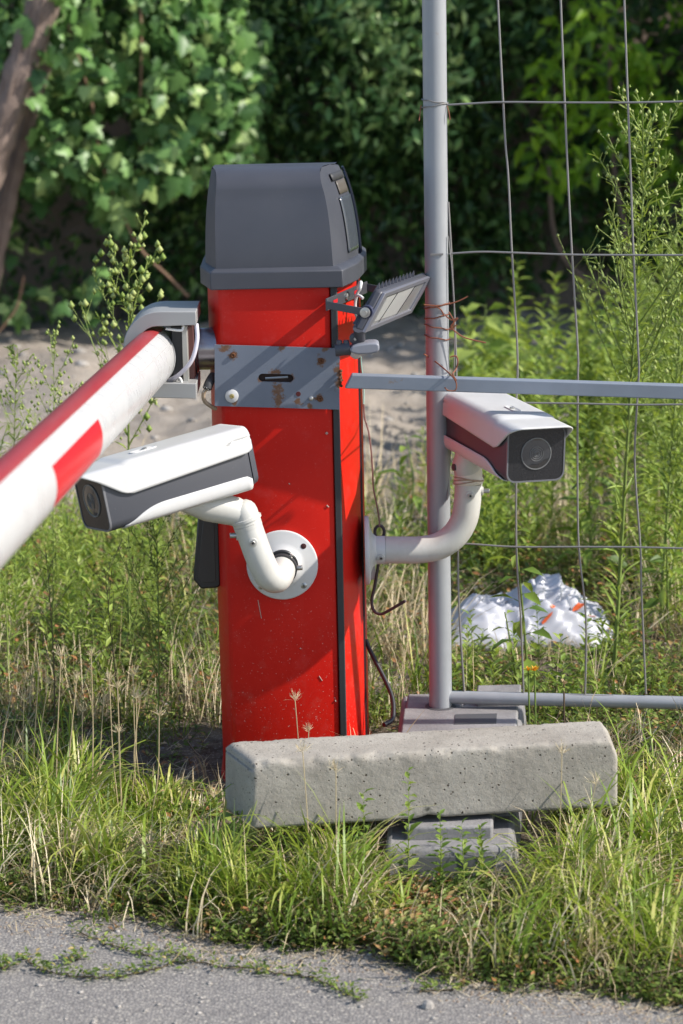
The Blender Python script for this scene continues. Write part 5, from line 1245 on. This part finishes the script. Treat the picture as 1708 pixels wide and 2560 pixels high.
for lab, bp, tp, Yv, kw_ in (('slender bright green weed standing left of the boom over the sand', (135, 1500), (128, 880), .9, dict(nbr=8, nleaf=70, L=.05, W=.006, r0=.003, brl=.1, br0=.7, buds=2, budr=.003)),
                        ('open weed with round yellow buds left of the boom against the sand', (330, 1560), (385-20, 890), .8, dict(nbr=16, nleaf=30, L=.035, W=.004, r0=.0025, brl=.16, br0=.5, buds=3, budr=.0034)),
                        ('leaning leafy weed at the left picture edge below the sand', (30, 1480), (42, 880), .8, dict(nbr=6, nleaf=60, L=.06, W=.008, r0=.003, brl=.1, br0=.5))):
    if 'round yellow' in lab: bp, tp = (120, 1450), (135, 885); Yv = .7
    if 'slender' in lab: bp, tp = (40, 1460), (44, 870)
    if 'leaning' in lab: bp, tp = (-10, 1480), (-22, 1000)
    wt('thin_weed', lab, 'weed', bp, tp, Yv, (M['weed'], M['weedstem'], M['bud']), tint=(.5, 1), **kw_)
DM = (M['cover'], M['weedstem'], M['cover'])
wt('branched_weed', 'dark green finely branched weed standing in shade left of the black box', 'weed', (388, 1790), (392, 1325), .12, DM, nleaf=60, L=.05, W=.003, r0=.0028, nbr=22, brl=.17, br0=.3, buds=2, budr=.0016, tint=(0, .5), brleaf=6)
wt('branched_weed', 'thin brownish branching weed below the lens of the left camera', 'weed', (310, 1800), (262, 1420), .14, (M['cover'], M['dstem'], M['cover']), nleaf=26, L=.03, W=.002, r0=.002, nbr=14, brl=.14, br0=.35, buds=1, budr=.0014, tint=(0, .4))
wt('branched_weed', 'tall grey stemmed weed with sparse leaves under the boom', 'weed', (130, 1720), (112, 1360), .3, (M['cover'], M['dstem'], M['cover']), nleaf=30, L=.035, W=.003, r0=.002, nbr=10, brl=.11, br0=.3, tint=(0, .6))
wt('thin_weed', 'single smooth green stalk at the left edge below the boom', 'weed', (18, 1690), (12, 1420), .5, nleaf=8, L=.05, W=.006, r0=.0032)

# broad-leaved weeds with leaves as parts
def broad(label, base, tip, n, L_, seed, m_=None, name='broadleaf_weed', w=.42, meshes=None, spread=.6):
    r_ = np.random.default_rng(seed); t = thing(name, label, 'weed', tuple(base)); base = np.array(base); tip = np.array(tip); mid = (base+tip)/2+r_.normal(0, .02, 3)
    cv = lambda s: base*(1-s)**2+2*mid*s*(1-s)+tip*s*s
    pts_ = [cv(s) for s in np.linspace(0, 1, 9)]; mb = MB(); mb.tube(pts_, [.0035*(1-.07*i) for i in range(9)], 6)
    P_, D_, N_, S_ = [], [], [], []
    for i in range(n):
        s = .18+.82*(i+.5)/n; a = i*2.4+r_.uniform(-.4, .4); o = np.array([math.cos(a), math.sin(a)*.8-.15, 0]); p = cv(s); pe = p+(o*.7+np.array([0, 0, .35]))*L_*.45*r_.uniform(.6, 1.2)*(1.1-s*.8)
        mb.tube([p, pe], .0009, 4); P_.append(pe); D_.append(o*1.0+np.array([0, 0, r_.uniform(-.75, .3)])); N_.append(np.array([0, 0, 1.])+o*.2+r_.normal(0, .3, 3)); S_.append(L_*r_.uniform(.55, 1.1)*(1.15-.6*s))
    mb.build('stem', M['weedstem'], t, smooth=True)
    leaf_parts(t, meshes or wmesh, P_, D_, N_, S_); return t
wmesh = [one_leaf('weed_leaf', lambda b_, t: oval_one(b_, t, .45), M['weed'], t) for t in (.05, .25, .5, .7)]
bmesh_ = [one_leaf('pale_weed_leaf', lambda b_, t: oval_one(b_, t, .5), M['weed'], t) for t in (.5, .8, 1)]
def gp(x, y, Yv): q = P(x, y, Yv); q[2] = float(gz(q[0], Yv)); return q
broad('pointed leafed green weed just behind the fence in front of the white bag', gp(1325, 1700, .42), P(1285, 1320, .42), 19, .075, 1)
broad('small leafy weed low in front of the white bag', gp(1300, 1690, .5), P(1262, 1530, .5), 12, .05, 2)
broad('pair of wide green leaves on the sand between cabinet and post', gp(1010, 1240, 1.9), P(1012, 1085, 1.9), 9, .10, 3)
broad('wide leaved weed just right of the right camera, behind the second wire', gp(1490, 1500, 1.3), P(1485, 1090, 1.3), 20, .085, 41)
broad('wide leaved weed below the right camera and behind its arm', gp(1235, 1440, 1.6), P(1240, 1230, 1.6), 18, .085, 42)
broad('wide leaved weed at the right picture edge level with the bag', gp(1670, 1600, .9), P(1665, 1330, .9), 18, .07, 43)
for i, (x, y, Yv, lab) in enumerate(((1215, 800, 2.9, 'highest wide leaved plant left of the second wire above the bar'), (1300, 900, 2.6, 'wide leaved plant touching the steel bar between second and third wire'), (1460, 820, 3.0, 'wide leaved plant just left of the fourth upright wire above the bar'), (1620, 900, 2.8, 'wide leaved plant at the right edge just above the bar'), (1165, 860, 3.3, 'wide leaved plant right beside the post above the steel bar'), (1260, 830, 3.4, 'wide leaved plant behind the second wire above the steel bar'), (1370, 850, 3.2, 'wide leaved plant behind the third wire, above the right camera'), (1200, 960, 3.0, 'wide leaved plant right behind the top of the right camera'), (1520, 880, 3.4, 'wide leaved plant between third wire and tall feathery weed'))):
    broad(lab, gp(x, 1050, Yv), P(x, y-40, Yv), 26, .13, 10+i, meshes=bmesh_)
broad('pale leafy plant hugging the left end of the concrete beam', G(575, 2080), P(590, 2030, -.42), 12, .065, 30, meshes=bmesh_)
for i, (x, y, y1, Yv) in enumerate(((1017, 1925, 2140, -.50), (912, 1980, 2130, -.50), (1095, 2035, 2200, -.53), (1162, 2060, 2200, -.55), (1206, 2065, 2200, -.52), (1480, 2015, 2160, -.48))):
    lab = ('tallest leafy sprout standing against the middle of the beam', 'leafy sprout before the beam left of the tallest one', 'leafy sprout before the left half of the fence foot', 'leafy sprout before the middle of the fence foot', 'leafy sprout before the right corner of the fence foot', 'leafy sprout below the right end of the beam')[i]
    b_ = P(x, y1, Yv); b_[2] = 0; t = thing('sprout', lab, 'weed', tuple(b_)); pl = Plant(); grow(pl, b_, P(x+rnd.uniform(-8, 8), y, Yv), rnd, nleaf=30, L=.030, W=.011, r0=.0014, tint=(.1, .8), wob=.03, lfrom=.15, up=.6)
    a = np.array(pl.L); mesh4 = wmesh
    leaf_parts(t, mesh4, a[:, :3], a[:, 3:6], a[:, 6:9], a[:, 9]); a = np.array(pl.S); b = Batch(); stems(b, a[:, :3], a[:, 3:6], a[:, 6], a[:, 7], a[:, 8]); b.build('stem', M['weedstem'], t)

# dandelion-like flowers behind the beam
def flower(x, y, xb, yb, Yv, lab, dry=False):
    b_ = P(xb, yb, Yv); b_[2] = 0; t = thing('yellow_flower' if not dry else 'withered_flower', lab, 'flower', tuple(b_)); h = Vector(P(x, y, Yv))
    MB().tube(smooth_path([b_, (np.array(b_)+np.array(h))/2+np.array([.004, 0, 0]), h], 5), .0016, 6).build('stem', M['weedstem'] if not dry else M['dstem'], t, smooth=True)
    n = 26; a = rnd.uniform(0, 6.28, n); e = rnd.uniform(.5, 1.4, n); D = np.stack([np.cos(a)*np.cos(e), np.sin(a)*np.cos(e), np.sin(e)], 1)
    b = Batch(); leaves(b, np.repeat([np.array(h)], n, 0), D, np.stack([-np.cos(a), -np.sin(a), np.ones(n)], 1), rnd.uniform(.007, .012, n), np.full(n, .0026), np.ones(n)); b.build('petals', M['yellow'] if not dry else M['leaflitter'], t)
    n = 14; a = rnd.uniform(0, 6.28, n); D = np.stack([np.cos(a), np.sin(a), rnd.uniform(-.6, .3, n)], 1); b = Batch(); leaves(b, np.repeat([np.array(h)-np.array([0, 0, .004])], n, 0), D, np.repeat([[0, 0, 1.]], n, 0), np.full(n, .010), np.full(n, .003), rnd.uniform(.5, 1, n)); b.build('sepals', M['weed'], t)
flower(1321, 1678, 1314, 1830, -.22, 'left one of two yellow flower heads rising behind the beam')
flower(1337, 1678, 1328, 1830, -.22, 'right one of two yellow flower heads rising behind the beam')
flower(1410, 1712, 1398, 1820, -.22, 'withered brown flower head behind the right part of the beam', True)

# dry grass stalks with bristly heads
def stalk(x, y, xb, yb, Yv, lab, head=.022, z0_=0.0, cat='grass stalk'):
    b_ = P(xb, yb, Yv); b_[2] = z0_; t = thing('dry_grass_stalk', lab, cat, tuple(b_)); h = np.array(P(x, y, Yv))
    MB().tube(smooth_path([b_, (b_+h)/2+rnd.normal(0, .004, 3), h], 5), [.0011]*6+[.0008]*5, 5).build('stem', M['strawplain'], t, smooth=True)
    n = 22; a = rnd.uniform(0, 6.28, n); e = rnd.uniform(.3, 1.45, n); D = np.stack([np.cos(a)*np.cos(e), np.sin(a)*np.cos(e), np.sin(e)], 1)
    b = Batch(); leaves(b, h[None]+rnd.normal(0, .0008, (n, 3)), D, rnd.normal(0, 1, (n, 3)), np.full(n, head)*rnd.uniform(.6, 1.2, n), np.full(n, .0009), rnd.uniform(.3, 1, n)); b.build('seed_head', M['straw'], t); return t
M['strawplain'] = mat('straw_stem', (.46, .36, .21), .6)
stalk(738, 1752, 748, 1860, -.12, 'dry bristly stalk in front of the red door above the beam')
stalk(772, 1828, 765, 1860, -.13, 'short bent dry stalk just above the beam beside the tall bristly one', .016)
stalk(757, 1880, 768, 2090, -.50, 'dry stalk standing against the left part of the beam')
stalk(840, 1930, 842, 2090, -.50, 'dry stalk with a feathery head against the beam, left of the green sprout')
stalk(1405, 1885, 1385, 2090, -.50, 'dry stalk with a small head against the right part of the beam')
stalk(1490, 1960, 1440, 2200, -.52, 'long leaning straw stalk below the right end of the beam')
ORD = ['first', 'second', 'third', 'fourth', 'fifth', 'sixth', 'seventh', 'eighth', 'ninth', 'tenth', 'eleventh', 'twelfth', 'thirteenth', 'fourteenth', 'last']
sx_ = [95, 150, 190, 228, 262, 298, 340, 352, 120, 300, 400, 60, 210, 330, 275]
for i in range(15):
    x = [95, 150, 190, 228, 262, 298, 340, 352, 120, 300, 400, 60, 210, 330, 275][i]; y = [1680, 1640, 1700, 1640, 1760, 1720, 1745, 1745, 1710, 1830, 1790, 1750, 1780, 1690, 1700][i]
    t = stalk(x+rnd.uniform(-4, 4), y, x+rnd.uniform(-40, 25), 1930, rnd.uniform(-.18, .0), f'bristly dry stalk left of the cabinet foot, {ORD[sorted(sx_).index(sx_[i])]} head from the left', .02); t['group'] = 'dry stalks left of the cabinet foot'

# ------------------------------------------------------------------ crumpled plastic bag
bagc = np.array(G(1300, 1600)); bt = thing('plastic_bag', 'crumpled white plastic bag with orange print lying among the weeds', 'bag', tuple(bagc))
def bag_pt(u, v):
    x = (u-.5)*.38; y = (v-.5)*.26
    e = max(0, 1-((u-.5)/.5)**2)**.5*max(0, 1-((v-.5)/.5)**2)**.5
    r1 = 1-abs(2*float(vnoise(x+y*.4, y, 11, 151))-1); r2 = 1-abs(2*float(vnoise(x, y+x*.5, 24, 152))-1); r3 = 1-abs(2*float(vnoise(x-y, y, 50, 153))-1)
    prof_ = .105*(.45+.75*math.exp(-((u-.72)/.22)**2))+.03*math.exp(-((u-.22)/.12)**2)
    z = e*(prof_*(.5+.5*r1**1.4)+.030*r2**1.3+.010*r3**1.5)
    return bagc+np.array([x+.02*(r2-.5)+.012*(r3-.5), y+.03*(r1-.5), z+.004])
nu, nv = 110, 76; vs = [tuple(bag_pt(i/nu, j/nv)) for j in range(nv+1) for i in range(nu+1)]
fs = [(j*(nu+1)+i, j*(nu+1)+i+1, (j+1)*(nu+1)+i+1, (j+1)*(nu+1)+i) for j in range(nv) for i in range(nu)]
bg_ = MB().add(vs, fs).build('film', M['bag'], bt, smooth=True, auto=False, solid=.0008); 
mb = MB()
for (u, v, w_, h_, a_) in ((.80, .30, .05, .018, .5), (.74, .24, .035, .010, 1.2), (.62, .17, .06, .009, .9), (.66, .28, .03, .010, .6), (.86, .22, .03, .012, .2)):
    n = 5; vs = []
    for j in range(n):
        for i in range(n):
            du = (i/(n-1)-.5)*w_*(1-abs(j/(n-1)-.5)); dv_ = (j/(n-1)-.5)*h_*2
            q = bag_pt(u+du*math.cos(a_)-dv_*math.sin(a_), v+du*math.sin(a_)+dv_*math.cos(a_)); vs.append((q[0], q[1]-.002, q[2]+.003))
    mb.add(vs, [(j*n+i, j*n+i+1, (j+1)*n+i+1, (j+1)*n+i) for j in range(n-1) for i in range(n-1)])
kind(mb.build('orange_print', M['orange'], bt), 'stuff')

# creepers straying over the asphalt
cr = Batch(); cs2 = Batch(); 
for path in ([(60, 2395), (110, 2425), (190, 2440), (290, 2440), (370, 2425), (470, 2400)], [(200, 2330), (300, 2370), (380, 2390)], [(640, 2430), (760, 2440), (840, 2470), (900, 2500)], [(420, 2375), (520, 2410), (650, 2420)], [(10, 2420), (22, 2415)], [(1050, 2480), (1150, 2470)], [(180, 2405), (200, 2395)]):
    pp = np.array([np.array(q) for q in smooth_path([G(x, y, .008) for x, y in path], 9)]); pp[1:-1, :2] += rng.normal(0, .003, (len(pp)-2, 2)); stems(cs2, pp[:-1], pp[1:], np.full(len(pp)-1, .0011), np.full(len(pp)-1, .0011), U(0, 1, len(pp)-1))
    q = np.repeat(pp, 7, 0)[::1]+rng.normal(0, .0075, (len(pp)*7, 3))*np.array([1, 1, 0]); q[:, 2] += np.abs(rng.normal(0, .008, len(q))); n = len(q)
    D = np.stack([rng.normal(0, 1, n), rng.normal(0, 1, n), U(0, .9, n)], 1); L_ = U(.005, .012, n); leaves(cr, q, D, np.stack([rng.normal(0, .4, n), rng.normal(0, .4, n), np.ones(n)], 1), L_, L_*.45, U(0, .95, n), .2, .1)
kind(cr.build('creeping_weed', M['cover']), 'stuff'); kind(cs2.build('creeping_weed_stems', M['dstem']), 'stuff')

# grit, crumbs and dead bits along the crumbling edge of the road
n = 5200; X = U(-1, 1, n)*1.0; Y = edge_y(X)+rng.normal(-.015, .05, n); z = np.full(n, .006)
o = np.array([[1, 0, 0], [-1, 0, 0], [0, 1, 0], [0, -1, 0], [0, 0, .9]]); S = U(.0008, .0034, n)
Vv = np.stack([X, Y, z], 1)[:, None]+o[None]*S[:, None, None]*rng.uniform(.6, 1.3, (n, 5, 1)); base = (np.arange(n)*5)[:, None]
kind(mesh_from('edge_grit', Vv.reshape(-1, 3), [np.concatenate([base+np.array([q]) for q in ([0, 2, 4], [2, 1, 4], [1, 3, 4], [3, 0, 4])])], U(0, 1, n*5), M['soilbits']), 'stuff')
n = 900; X = U(-1, 1, n)*.7; Y = edge_y(X)+rng.normal(-.01, .05, n); p = np.stack([X, Y, U(.007, .012, n)], 1); b = Batch(); blades(b, p, U(.01, .045, n), U(.0008, .002, n), U(0, 6.28, n), np.full(n, 1.5), rng.normal(0, .2, n), U(0, 1, n), 3); kind(b.build('edge_straw', M['straw']), 'stuff')
